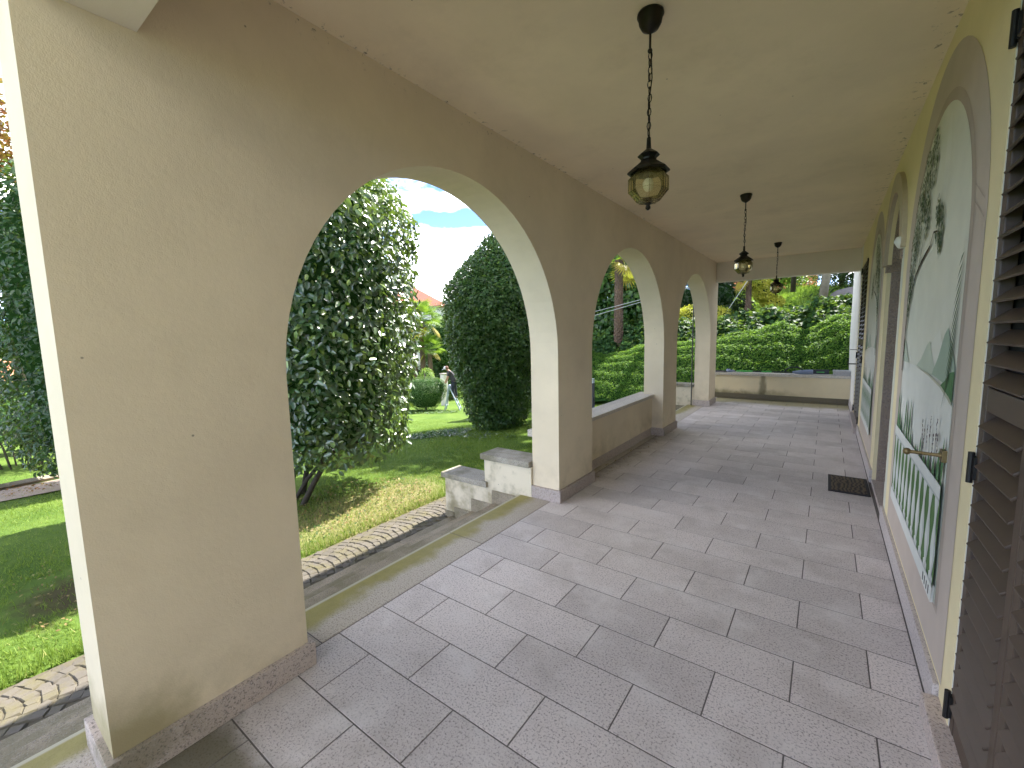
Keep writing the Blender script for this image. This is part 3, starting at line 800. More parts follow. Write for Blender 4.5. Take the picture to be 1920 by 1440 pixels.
def steps(y0, y1, label):
    st = empty('garden_steps', (-.9, (y0 + y1) / 2, GZ), label, 'steps')
    for j, (xa, xb, zt) in enumerate(((-.79, -.40, -.155), (-1.10, -.75, -.31), (-1.42, -1.06, -.455))):
        y = y0
        while y < y1 - .05:
            ln = random.uniform(1.2, 1.6); b = min(y1, y + ln)
            if y1 - b < .3: b = y1
            dz = random.uniform(-.006, .004); dx = random.uniform(-.010, .010)
            adopt(MB().rbox(xa + dx, xb, y + .002, b - .002, -.62, zt + dz, .010).build('step_stone', M_STEP), st)
            y = b
    return st
steps(-3.8, 2.445, 'mossy granite steps leading down from the first arch')
steps(6.2, 8.89, 'granite steps leading down from the third arch')

# downpipe by the fourth pier
MB().tube([(-.345, 8.84, -.45), (-.345, 8.84, 3.28)], .012, 10).build('pipe', plain('dark_pipe', (.06, .06, .058), .5))
bpy.data.objects['pipe'].name = 'downpipe'
tag(bpy.data.objects['downpipe'], 'dark thin downpipe on the outer side of the last pier', 'pipe')

# ------------------------------------------------------------------ cobbled path
path = MB().box(-1.955, -1.40, -4.0, 11.0, -.60, -.476).build('cobbled_path', plain('path_mortar', (.11, .095, .065), .95, 0, .3, 40)); tag(path, kind='structure')
cob_me = []
for k in range(10):
    m = MB(); n = random.choice((4, 4, 4, 5)); a0 = random.random()
    pts = []
    for i in range(n):
        a = 2 * math.pi * (i + .5) / n + random.uniform(-.10, .10)
        sx = .046 if n > 4 else .0525
        pts.append((sx * math.cos(a) * random.uniform(.88, 1.08), sx * .92 * math.sin(a) * random.uniform(.88, 1.08)))
    lo = [(x, y, -.05) for x, y in pts]; mi = [(x, y, -.006) for x, y in pts]; hi = [(x * .84, y * .84, .002 + random.uniform(-.002, .002)) for x, y in pts]
    f = [tuple(2 * n + i for i in range(n))]
    for i in range(n):
        j = (i + 1) % n; f += [(i, j, n + j, n + i), (n + i, n + j, 2 * n + j, 2 * n + i)]
    m.add(lo + mi + hi, f); cob_me.append(m.mesh('cobblestone', M_COB))
spots = []
for k in range(-20, 112):
    for i in range(7):
        u = (i + .5 + (.5 if k % 2 else 0)) / 7.5
        x = -1.43 - u * .51
        if x < -1.94: continue
        y = -1.2 + k * .074 + .10 * math.sin(math.pi * u) + random.uniform(-.005, .005)
        spots.append((x + random.uniform(-.004, .004), y, math.atan(.10 * math.pi * math.cos(math.pi * u) / .51) * -.9 + random.uniform(-.10, .10), random.randrange(10)))
spots.sort(key=lambda s: abs(s[1] - 1.2) if s[1] > .3 or s[1] < -.35 else 50)
for x, y, r, k in spots[:300]:
    o = link('cobblestone', cob_me[k], path, (x, y, -.468 + random.uniform(-.003, .003)), r)
rest = MB()
for x, y, r, k in spots[300:]:
    me = cob_me[k]; c, s = math.cos(r), math.sin(r)
    rest.add([(x + c * q.co.x - s * q.co.y, y + s * q.co.x + c * q.co.y, -.468 + q.co.z) for q in me.vertices], [tuple(p.vertices) for p in me.polygons])
tag(rest.build('cobblestones', M_COB, path), kind='stuff')

# ------------------------------------------------------------------ lanterns
def lantern(x, y, label):
    t = empty('hanging_lantern', (x, y, H), label, 'lantern', 'lanterns hanging from the portico ceiling')
    MB().lathe([(.058, -.001), (.060, -.012), (.054, -.022), (.050, -.045), (.038, -.066), (.016, -.080), (.008, -.085)], 24).build('ceiling_rose', M_METAL, t, True)
    MB().tube([(0, 0, -.08), (0, 0, -.158)], .0055, 8).ball((0, 0, -.16), .011).build('rod', M_METAL, t)
    l0 = MB().torus((0, 0, 0), .0085, .019, .0027, 0).mesh('chain_link', M_METAL, True)
    l1 = MB().torus((0, 0, 0), .0085, .019, .0027, 1).mesh('chain_link', M_METAL, True)
    k = 0; z = -.182
    while z > -.545:
        link('chain_link', (l0, l1)[k % 2], t, (random.uniform(-.002, .002), 0, z)); z -= .0305; k += 1
    MB().tube([(.004, .003, -.16), (.011, .0, -.28), (-.006, .006, -.40), (.004, 0, -.56)], .0028, 6).build('cable', M_METAL, t)
    MB().tube([(0, 0, -.54), (0, 0, -.60)], [.009, .012], 10).build('neck', M_METAL, t)
    n = 8; ro = math.pi / 8
    MB().lathe([(.012, -.590), (.050, -.618), (.051, -.622), (.036, -.634), (.034, -.642)], n, rot=ro).build('upper_roof', M_METAL, t)
    MB().lathe([(.034, -.640), (.040, -.648), (.097, -.690), (.098, -.696), (.085, -.698), (.03, -.66)], n, rot=ro).build('roof', M_METAL, t)
    g = MB()
    prof = [(.060, -.690), (.092, -.722), (.092, -.782), (.052, -.830), (.018, -.838)]
    prof_in = [(.056, -.690), (.086, -.724), (.086, -.780), (.048, -.824), (.016, -.832)]
    for pr in (prof, prof_in[::-1]):
        vs = []; fs = []
        for r, zz in pr:
            for q in range(n):
                a = 2 * math.pi * q / n + ro; vs.append((r * math.cos(a), r * math.sin(a), zz))
        for i in range(len(pr) - 1):
            for q in range(n): fs.append((i * n + q, (i + 1) * n + q, (i + 1) * n + (q + 1) % n, i * n + (q + 1) % n))
        g.add(vs, fs)
    gl = g.build('glass_shade', M_GLASS, t)
    ed = MB()
    for q in range(n):
        a = 2 * math.pi * q / n + ro
        ed.tube([(r * math.cos(a), r * math.sin(a), zz) for r, zz in prof], .0016, 5)
    for r, zz in (prof[1], prof[2]): ed.tube([(r * math.cos(2 * math.pi * q / n + ro), r * math.sin(2 * math.pi * q / n + ro), zz) for q in range(n + 1)], .0014, 5)
    ed.build('glass_edge', M_GLASS, gl)
    MB().lathe([(.020, -.675), (.022, -.72), (.014, -.725)], 14).build('lamp_holder', M_METAL, t, True)
    MB().ball((0, 0, -.752), .026, 14, 10, (1, 1, 1.25)).build('bulb', plain('frosted_bulb', (.75, .70, .55), .3), t, True)
    MB().lathe([(.020, -.836), (.014, -.843), (.008, -.846), (.012, -.853), (.012, -.862), (.004, -.869)], 12).build('finial', M_METAL, t, True)
    return t
lantern(1.27, 1.15, 'nearest amber glass lantern hanging on a chain')
lantern(1.215, 4.43, 'middle amber glass lantern of the three on chains')
lantern(1.25, 7.69, 'farthest amber glass lantern seen against the hillside')

# ------------------------------------------------------------------ doormat
def mat_mat():
    m = NT('mat_rubber')
    w = m.n('ShaderNodeTexWave'); w.inputs['Scale'].default_value = 9; w.inputs['Distortion'].default_value = 9; w.inputs['Detail'].default_value = 2; m.l(m.pos, w.inputs['Vector'])
    m.col(m.mix(m.ramp(w.outputs['Fac'], [(.25, 0), (.55, 1)]), (.022, .016, .012), (.105, .075, .042))); m.set(Roughness=.85)
    m.bump(w.outputs['Fac'], .5, .006); return m.m
mt = empty('doormat', (2.24, 4.48, 0), 'brown patterned doormat in front of the doorway', 'doormat')
adopt(MB().rbox(2.075, 2.405, 4.19, 4.775, .001, .011, .003).build('border', plain('mat_border', (.018, .016, .018), .8)), mt)
adopt(MB().rbox(2.10, 2.38, 4.225, 4.74, .009, .015, .002).build('pile', mat_mat()), mt)

# ------------------------------------------------------------------ long-reach trimmer lying on the far parapet
pt = empty('pole_trimmer', (.9, FAR_P + .05, .61), 'black and green pole trimmer lying on the far parapet', 'trimmer')
ya = FAR_P + .06; zt = .640
adopt(MB().tube([(-.25, ya, zt), (1.40, ya, zt + .012)], .013, 10).build('shaft', M_BLACKP), pt)
adopt(MB().tube([(.28, ya, zt + .003), (.62, ya, zt + .006)], .021, 10).build('grip', M_GREENP), pt)
adopt(MB().tube([(.80, ya, zt + .006), (1.0, ya, zt + .009)], .019, 10).build('grip', M_GREENP), pt)
adopt(MB().ball((.11, ya, zt + .012), .048, 12, 8, (1.25, .8, .85)).tube([(.11, ya, zt), (.24, ya, zt + .01)], [.03, .02], 8).build('gear_head', M_GREYP, None, True), pt)
adopt(MB().box(-.55, .08, ya - .03, ya + .03, zt - .026, zt - .016).build('blade', M_IRON), pt)
adopt(MB().tube([(1.25, ya, zt + .01), (1.28, ya, zt + .08), (1.36, ya, zt + .12), (1.50, ya, zt + .125), (1.58, ya, zt + .08), (1.60, ya, zt + .02)], .013, 8).build('loop_handle', M_BLACKP), pt)
adopt(MB().tube([(1.40, ya, zt + .012), (1.55, ya, zt + .018), (1.70, ya, zt + .028), (1.78, ya, zt + .030)], [.022, .045, .052, .050], 12).build('motor_housing', M_GREYP), pt)
adopt(MB().rbox(1.78, 2.06, ya - .05, ya + .05, zt - .012, zt + .085, .012).build('battery', M_BLACKP), pt)
adopt(MB().rbox(1.84, 1.98, ya - .053, ya - .048, zt + .02, zt + .045, .002).build('battery_stripe', M_GREENP), pt)
# ------------------------------------------------------------------ foliage helpers
def unit(a): return a / np.maximum(np.linalg.norm(a, axis=1, keepdims=True), 1e-9)
def leaf_arrays(P, N, Ls, ratio=.5, jitter=.6, droop=.3, fold=.12, detail=False, rg=RNG):
    n = len(P)
    m = unit(N + jitter * rg.normal(size=(n, 3)))
    r = rg.normal(size=(n, 3)) + np.array((0, 0, -droop * 2))
    r = unit(r - (r * m).sum(1, keepdims=True) * m); b = np.cross(m, r)
    Ls = np.broadcast_to(np.asarray(Ls, float), (n,))[:, None]
    if detail:
        uv = [(0, 0, 0), (.28, .40, 1), (.70, .36, 1), (1, 0, -.3), (.70, -.36, 1), (.28, -.40, 1), (.30, 0, 0), (.70, 0, 0)]
        faces = [(0, 1, 6), (6, 1, 2, 7), (7, 2, 3), (7, 3, 4), (6, 7, 4, 5), (0, 6, 5)]
    else:
        uv = [(0, 0, 0), (.45, .5, 1), (1, 0, 0), (.45, -.5, 1)]
        faces = [(0, 1, 2), (0, 2, 3)]
    V = np.stack([P + Ls * (u * r + v * ratio * b * 1.2 + w * fold * m) for u, v, w in uv], 1)
    return V, faces
def leaf_mesh(name, V, faces, rnd, mat, smooth=False):
    n, k, _ = V.shape
    me = bpy.data.meshes.new(name)
    me.vertices.add(n * k); me.vertices.foreach_set('co', V.reshape(-1).astype(np.float32))
    base = (np.arange(n) * k)[:, None]
    lv = np.concatenate([np.array(f) for f in faces]); tot = [len(f) for f in faces]
    loops = (base + lv[None]).reshape(-1)
    me.loops.add(len(loops)); me.loops.foreach_set('vertex_index', loops.astype(np.int32))
    ls = np.tile(np.array(tot), n); st = np.concatenate([[0], np.cumsum(ls)[:-1]])
    me.polygons.add(len(ls)); me.polygons.foreach_set('loop_start', st.astype(np.int32))
    if smooth: me.polygons.foreach_set('use_smooth', np.ones(len(ls), bool))
    me.update(calc_edges=True)
    a = me.attributes.new('rnd', 'FLOAT', 'POINT'); a.data.foreach_set('value', np.repeat(rnd, k).astype(np.float32))
    me.materials.append(mat)
    return me
def wob(a, b, s):
    return (np.sin(a * 2.3 + s) * np.sin(b * 1.9 + s * 1.7) + .6 * np.sin(a * 5.1 + b * 3.3 + s * 2.1) + .4 * np.sin(a * 9.3 - b * 7.1 + s)) / 2
def column_points(c, zr, n, seed, lump=.10, depth=.30, up=.35):
    """points on a turned crown: zr = list of (z, radius)"""
    rg = np.random.default_rng(seed)
    zs = np.array([q[0] for q in zr]); rs = np.array([q[1] for q in zr])
    zz = np.linspace(zs[0], zs[-1], 400); rr = np.interp(zz, zs, rs)
    arc = np.sqrt(np.gradient(rr) ** 2 + np.gradient(zz) ** 2) * np.maximum(rr, .05)
    cdf = np.cumsum(arc); cdf /= cdf[-1]
    z = np.interp(rg.random(n), cdf, zz); th = rg.random(n) * 2 * np.pi
    r = np.interp(z, zs, rs); dr = np.interp(z, zz, np.gradient(rr, zz))
    r = r * (1 + lump * wob(th * 1.5, z * 2.2, seed))
    N = unit(np.stack([np.cos(th), np.sin(th), -dr], 1))
    d = rg.exponential(depth * .4, n); d = np.minimum(d, depth)
    P = np.stack([c[0] + r * np.cos(th), c[1] + r * np.sin(th), z], 1) - N * d[:, None]
    return P, unit(N + np.array((0, 0, up))), d / depth, th, z
def blob_points(blobs, n, seed, depth=.35, up=.4, lump=.16):
    rg = np.random.default_rng(seed); A = []
    ar = np.array([(b[3] * b[4] + b[4] * b[5] + b[3] * b[5]) for b in blobs]); ar /= ar.sum()
    Ps, Ns, Ds = [], [], []
    for b, f in zip(blobs, ar):
        k = int(n * f) + 1; N = unit(rg.normal(size=(k, 3)))
        rad = 1 + lump * wob(N[:, 0] * 3 + b[0], N[:, 2] * 3 + N[:, 1] * 2 + b[1], seed)
        d = np.minimum(rg.exponential(depth * .45, k), depth * 1.5)
        R = np.array(b[3:6])
        P = np.array(b[:3]) + N * (R * (rad[:, None]) - d[:, None])
        Ps.append(P); Ns.append(unit(N / R + np.array((0, 0, up)) / R.mean())); Ds.append(d)
    return np.concatenate(Ps), np.concatenate(Ns), np.concatenate(Ds)
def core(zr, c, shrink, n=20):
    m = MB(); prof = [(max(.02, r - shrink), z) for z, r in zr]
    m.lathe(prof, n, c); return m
def crown_obj(name, V, faces, rnd, mat, parent, smooth=False, extra=None):
    me = leaf_mesh(name, V, faces, rnd, mat, smooth)
    o = link(name, me)
    adopt(o, parent); o['kind'] = 'stuff'
    return o
def limbs_obj(name, paths, mat, parent, n=7):
    m = MB()
    for pts, r0, r1 in paths:
        k = len(pts); m.tube(pts, [r0 + (r1 - r0) * i / (k - 1) for i in range(k)], n)
    return adopt(m.build(name, mat, None, True), parent)

# ------------------------------------------------------------------ camellia in front of the first arch
def camellia():
    c = (-3.56, 2.22)
    t = empty('camellia_tree', (-3.35, 1.75, GZ), 'large glossy camellia tree with white glints filling the first arch', 'tree')
    zr = [(.02, .95), (.25, 1.10), (.9, 1.20), (1.8, 1.32), (2.6, 1.34), (3.2, 1.28), (3.6, 1.10), (3.85, .75), (4.0, .2)]
    P, N, d, th, z = column_points(c, zr, 21000, 21, .09, .40, .55)
    rg = np.random.default_rng(5)
    rnd = rg.random(len(P)) * .78
    young = rg.random(len(P)) < np.where(z > 3.0, .65, .13)
    rnd[young] = rg.uniform(.85, 1, young.sum())
    V, F = leaf_arrays(P, N, rg.uniform(.065, .112, len(P)), .50, .55, .5, .10, True, rg)
    # long top shoots
    tw = []; SP, SN = [], []
    for k in range(46):
        a = rg.random() * 6.28; r = 1.0 * math.sqrt(rg.random()); x, y = c[0] + r * math.cos(a), c[1] + r * math.sin(a)
        z0 = 3.35 + .45 * (1 - r) ; h = rg.uniform(.18, .48); lean = (.12 * rg.normal(), .12 * rg.normal())
        tw.append(([(x, y, z0), (x + lean[0] * .5, y + lean[1] * .5, z0 + h * .5), (x + lean[0], y + lean[1], z0 + h)], .006, .003))
        for q in range(9):
            u = .25 + .75 * q / 8; SP.append((x + lean[0] * u, y + lean[1] * u, z0 + h * u)); aa = rg.random() * 6.28; SN.append((math.cos(aa) * .5, math.sin(aa) * .5, 1))
    SP, SN = np.array(SP), unit(np.array(SN))
    V2, _ = leaf_arrays(SP, SN, rg.uniform(.06, .09, len(SP)), .42, .35, -.2, .12, True, rg)
    Vall = np.concatenate([V, V2]); rall = np.concatenate([rnd, rg.uniform(.8, 1, len(V2))])
    # the 300 leaves that show largest stay single leaves
    ctr = Vall.mean(1); out = unit(ctr - np.array((c[0], c[1], 1.9)))
    view = CAMP - ctr; dist = np.linalg.norm(view, axis=1)
    nrm = unit(np.cross(Vall[:, 3] - Vall[:, 0], Vall[:, 1] - Vall[:, 5]))
    area = np.abs((nrm * view).sum(1)) / dist ** 3 * np.linalg.norm(Vall[:, 3] - Vall[:, 0], axis=1) ** 2
    dd = np.concatenate([d, np.zeros(len(V2))])
    fr = (ctr - CAMP) @ np.array(F_); px = 960 + 808 * ((ctr - CAMP) @ np.array(R_)) / fr
    score = area * (dd < .12) * ((out * view).sum(1) > 0) * (px > 545)
    big = np.argsort(-score)[:300]
    mask = np.ones(len(Vall), bool); mask[big] = False
    crown_obj('crown', Vall[mask], F, rall[mask], M_CAM, t, True)
    for i in big:
        o = link('leaf', leaf_mesh('leaf', Vall[i:i + 1] - ctr[i], F, rall[i:i + 1], M_CAM, True)); o.location = ctr[i]; adopt(o, t)
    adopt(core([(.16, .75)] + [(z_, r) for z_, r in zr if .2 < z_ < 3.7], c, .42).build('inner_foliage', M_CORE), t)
    limbs_obj('trunk', [
        ([(-3.30, 1.66, -.55), (-3.18, 1.77, -.24), (-3.09, 1.86, -.03), (-3.08, 1.89, .12), (-2.96, 1.99, .20), (-2.80, 2.12, .28), (-2.59, 2.29, .37)], .040, .016),
        ([(-3.08, 1.88, .08), (-3.12, 1.98, .3), (-3.2, 2.1, .8), (-3.25, 2.2, 1.5)], .026, .012),
        ([(-3.58, 1.70, -.55), (-3.43, 1.84, -.22), (-3.30, 1.96, -.02), (-3.24, 2.03, .12), (-3.19, 2.1, .4), (-3.4, 2.2, 1.2)], .030, .014),
        ([(-3.75, 1.65, -.55), (-3.60, 1.80, -.10), (-3.50, 1.90, .11), (-3.6, 2.1, .6), (-3.8, 2.3, 1.6)], .036, .014),
        ([(-3.7, 1.9, -.55), (-3.9, 2.2, .2), (-4.1, 2.5, 1.1)], .04, .015)], M_DKBARK, t)
    limbs_obj('twig', tw, M_BARK, t, 5)['kind'] = 'stuff'
camellia()

def simple_tree(name, label, cat, c, zr, n, L0, L1, mat, seed, lump=.08, depth=.3, up=.4, ratio=.5, jitter=.5, trunk=.06, detail=False, young=.06, shrink=.32, group=None, topyoung=None, bark=None):
    t = empty(name, (c[0], c[1], gz(c[0], c[1])), label, cat, group)
    P, N, d, th, z = column_points(c, zr, n, seed, lump, depth, up)
    rg = np.random.default_rng(seed + 1)
    rnd = rg.random(n) * .78; yy = rg.random(n) < (young if topyoung is None else np.where(z > topyoung, .6, young)); rnd[yy] = rg.uniform(.82, 1, yy.sum())
    V, F = leaf_arrays(P, N, rg.uniform(L0, L1, n), ratio, jitter, .3, .12, detail, rg)
    crown_obj('crown', V, F, rnd, mat, t, detail)
    zz = [q for q in zr if zr[0][0] + .05 < q[0] < zr[-1][0] - .1]
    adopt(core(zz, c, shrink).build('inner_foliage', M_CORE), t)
    limbs_obj('trunk', [([(c[0], c[1], gz(*c) - .1), (c[0] + .03, c[1], zr[0][0] + .4), (c[0], c[1], zr[-1][0] * .6)], trunk, trunk * .4)], bark or M_DKBARK, t)
    return t
simple_tree('clipped_yew', 'tall clipped conical evergreen standing between camellia and second pier', 'tree', (-4.38, 7.12),
            [(-.62, .50), (-.42, .66), (.33, .88), (.82, 1.02), (1.56, 1.16), (2.3, 1.20), (2.7, 1.12), (3.05, .90), (3.4, .60), (3.8, .26), (4.0, .05)], 46000, .038, .095, M_HEDGE, 31, .12, .30, .5, .55, .6, young=.14)
simple_tree('camellia_hedge', 'tall dark camellia hedge left of the first pier', 'tree', (-8.05, .75),
            [(-.45, .85), (.0, 1.05), (.8, 1.15), (2.0, 1.30), (3.2, 1.32), (4.0, 1.05), (4.5, .5), (4.7, .1)], 18000, .06, .110, M_CAM2, 41, .10, .35, .5, .48, .45, .06, True, topyoung=4.1, shrink=.40)
simple_tree('round_bush', 'round clipped boxwood bush on the far lawn beside the ladder', 'bush', (-14.45, 14.0),
            [(-2.15, .45), (-1.9, .62), (-1.5, .95), (-1.1, 1.12), (-.8, 1.10), (-.55, .90), (-.40, .5), (-.36, .1)], 16000, .025, .05, M_HEDGE, 51, .05, .14, .6, young=.3, shrink=.16)

def blob_tree(name, label, cat, blobs, n, L0, L1, mat, seed, trunk=None, bark=None, depth=.4, ratio=.55, up=.5, jitter=.5, inner=True, group=None, young=.12, lump=.16):
    b0 = blobs[0]; base = trunk[0] if trunk else (b0[0], b0[1], gz(b0[0], b0[1]))
    t = empty(name, base, label, cat, group)
    P, N, d = blob_points(blobs, n, seed, depth, up, lump)
    rg = np.random.default_rng(seed + 3); k = len(P)
    rnd = rg.random(k) * .78; yy = rg.random(k) < young; rnd[yy] = rg.uniform(.82, 1, yy.sum())
    V, F = leaf_arrays(P, N, rg.uniform(L0, L1, k), ratio, jitter, .3, .12, False, rg)
    crown_obj('crown', V, F, rnd, mat, t)
    if inner:
        m = MB()
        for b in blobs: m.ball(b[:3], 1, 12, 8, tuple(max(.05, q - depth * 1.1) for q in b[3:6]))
        adopt(m.build('inner_foliage', M_CORE), t)
    if trunk:
        rad = trunk[2]; a = Vector(trunk[0]); b = Vector(trunk[1])
        mid = a.lerp(b, .5) + Vector((.04, .03, 0)) * rad * 4
        ps = [([tuple(a - Vector((0, 0, .15))), tuple(mid), tuple(b)], rad, rad * .55)]
        for q in blobs[:6]: ps.append(([tuple(a.lerp(b, .8)), tuple((a.lerp(b, .95) + Vector(q[:3])) / 2), tuple(q[:3])], rad * .4, rad * .12))
        limbs_obj('trunk', ps, bark or M_BARK, t, 9)
    return t

# far garden beyond the lawn, seen between camellia and clipped tree
blob_tree('broadleaf_tree', 'light green broadleaf tree behind the gardener', 'tree', [(-19.6, 20.9, 1.0, 1.9, 1.9, 2.1), (-18.6, 21.8, 2.4, 1.5, 1.5, 1.3), (-20.2, 21.5, -.8, 1.8, 1.8, 1.6)], 15000, .10, .17, M_BIG, 61, ((-19.6, 21, -2.5), (-19.6, 21, 1), .15), young=.3)
blob_tree('broadleaf_shrub', 'pale leafy shrub low behind the round bush', 'shrub', [(-20.6, 19.4, -1.4, 1.6, 1.4, 1.2), (-18.6, 20.0, -1.6, 1.3, 1.3, 1.1), (-22.6, 18.4, -1.3, 1.6, 1.5, 1.3)], 9000, .09, .15, M_BIG, 62, young=.45)
blob_tree('broadleaf_tree', 'dark tree left of the garden palms behind the camellia', 'tree', [(-24.5, 17.5, .8, 2.6, 2.6, 3.2), (-26, 19, 3, 2.2, 2.2, 2.0)], 10000, .14, .24, M_BIG, 63, ((-24.5, 17.5, -2.6), (-24.5, 17.5, 1.5), .2))
blob_tree('lime_shrub', 'bright lime shrub showing just above the round bush', 'shrub', [(-15.6, 15.2, -.55, .42, .42, .5)], 1200, .05, .10, M_LIME, 64, depth=.15)
blob_tree('garden_tree', 'feathery grey green tree in front of the red roof', 'tree', [(-24.2, 25.6, 3.2, 1.3, 1.3, 1.5), (-23.0, 26.4, 4.3, .9, .9, 1.0), (-22.4, 26.2, 1.4, 1.6, 1.6, 1.8)], 4200, .09, .16, M_CAM2, 65, ((-23.4, 26, -2.5), (-23.4, 26, 3), .12), inner=False)
for k, (x, y, r, h) in enumerate(((-30, 8, 3.2, 4.5), (-34, 14, 3.5, 5), (-31, 22, 3.0, 3.2), (-26, -6, 3.2, 5), (-22, 32, 3.6, 4.2), (-15, 30, 3.4, 4.6), (-10, 27, 3.2, 4.8), (-37, 2, 3.5, 6))):
    z0 = gz(x, y)
    blob_tree('boundary_tree', ['dark boundary tree far beyond the lawn on the left', 'dark boundary tree beyond the pale house', 'low boundary tree in front of the red roofed house', 'boundary tree left of the orange roofed house', 'boundary tree right of the red roofed house', 'boundary tree behind the clipped conical evergreen', 'boundary tree left of the tall palm', 'farthest boundary tree on the left'][k], 'tree',
              [(x, y, z0 + h * .55, r, r, h * .5), (x + r * .4, y - r * .3, z0 + h * .35, r * .8, r * .8, h * .36), (x - r * .4, y + r * .2, z0 + h * .7, r * .7, r * .7, h * .35)], 5000, .22, .36, M_BIG, 70 + k, ((x, y, z0), (x, y, z0 + h * .5), .2), group='trees along the garden boundary', depth=.6)

# ------------------------------------------------------------------ palms
def palm(name_label, x, y, z0, z1, r, seed, nf=18, fl=.75, dry=5, lean=(0, 0), cluster=None, droopy=.5):
    rg = random.Random(seed)
    t = empty('fan_palm', (x, y, z0), name_label, 'palm')
    tx, ty = x + lean[0], y + lean[1]
    pts = [(x + (tx - x) * k / 8 + .012 * math.sin(k * 2.1), y + (ty - y) * k / 8, z0 + (z1 - z0) * k / 8) for k in range(9)]
    tr = MB().tube(pts, [r * (1.12 - .22 * k / 8) for k in range(9)], 12)
    # fibre stubs wrapped round the stem
    nst = int((z1 - z0) / .055) * 7
    for k in range(nst):
        q = k / nst; a = k * 2.399; zc = z0 + (z1 - z0) * q; cx = x + (tx - x) * q; cy = y + (ty - y) * q; rr = r * (1.10 - .2 * q)
        dx, dy = math.cos(a), math.sin(a); w = r * .32
        p = [(cx + dx * rr * .95 - dy * w, cy + dy * rr * .95 + dx * w, zc - .03), (cx + dx * rr * .95 + dy * w, cy + dy * rr * .95 - dx * w, zc - .03),
             (cx + dx * rr * 1.28 + rg.uniform(-.01, .01), cy + dy * rr * 1.28, zc + .045 + rg.uniform(-.02, .03)), (cx + dx * rr * .97, cy + dy * rr * .97, zc + .05)]
        tr.add(p, [(0, 1, 2), (0, 2, 3), (1, 3, 2)])
    adopt(tr.build('trunk', M_PALMB), t)
    def frond(n=22, R=1.0):
        V = []; F = []
        for i in range(n):
            a = -2.0 + 4.0 * i / (n - 1); ln = R * (1 - .18 * abs(a) / 2) * rg.uniform(.9, 1.05)
            d = Vector((math.cos(a), math.sin(a), 0)); s = Vector((-d.y, d.x, 0)); w = R * .045
            o = len(V)
            V += [tuple(d * .04), tuple(d * ln * .5 + s * w + Vector((0, 0, .05 * R))), tuple(d * ln * .5 - s * w + Vector((0, 0, .05 * R))), tuple(d * ln + Vector((0, 0, -.28 * R * droopy)))]
            F += [(o, o + 2, o + 1), (o + 1, o + 2, o + 3)]
        return V, F
    va = [frond() for _ in range(4)]
    mes = {}
    for j, (V, F) in enumerate(va):
        for mt in (M_PALM, M_PALMDRY):
            me = bpy.data.meshes.new('frond'); pet = MB(); pet.tube([(-1.0, 0, -.16), (-.45, 0, .02), (0, 0, 0)], [.018, .014, .012], 5); pet.add(V, F)
            me = pet.mesh('frond', mt); a = me.attributes.new('rnd', 'FLOAT', 'POINT'); a.data.foreach_set('value', np.random.default_rng(seed + j).random(len(me.vertices)).astype(np.float32))
            mes[j, mt.name] = me
    for k in range(nf):
        a = k * 2.399; el = 1.25 - 1.6 * k / nf
        if k >= nf - dry: el = -.55 - .12 * (k % 3)
        ln = fl * rg.uniform(.85, 1.1)
        d = Vector((math.cos(a) * math.cos(el), math.sin(a) * math.cos(el), math.sin(el)))
        o = link('frond', mes[k % 4, (M_PALMDRY if k >= nf - dry else M_PALM).name])
        o.location = Vector((tx, ty, z1 + .06)) + d * ln * .85
        o.rotation_euler = Matrix.Rotation(a, 3, 'Z').to_euler() if 0 else (rg.uniform(-.3, .3), -el + .25, a)
        o.scale = (ln * .82,) * 3
        adopt(o, t)
    return t
palm('tall shaggy palm trunk seen through the middle arch', -4.05, 13.8, .4, 4.15, .135, 1, 20, .8, 2)
palm('tall garden palm with yellowing skirt behind the round bush', -18.55, 17.65, -2.6, 2.5, .14, 2, 26, 1.05, 4)
palm('short garden palm right of the taller one', -18.1, 17.85, -2.6, .75, .13, 3, 22, .75, 2)
palm('left garden palm half hidden by the camellia', -18.95, 17.35, -2.6, 1.7, .13, 4, 18, .6, 2)
palm('small palm on the hillside under the far beam', -.40, 17.0, 2.0, 3.55, .085, 5, 22, .6, 2)

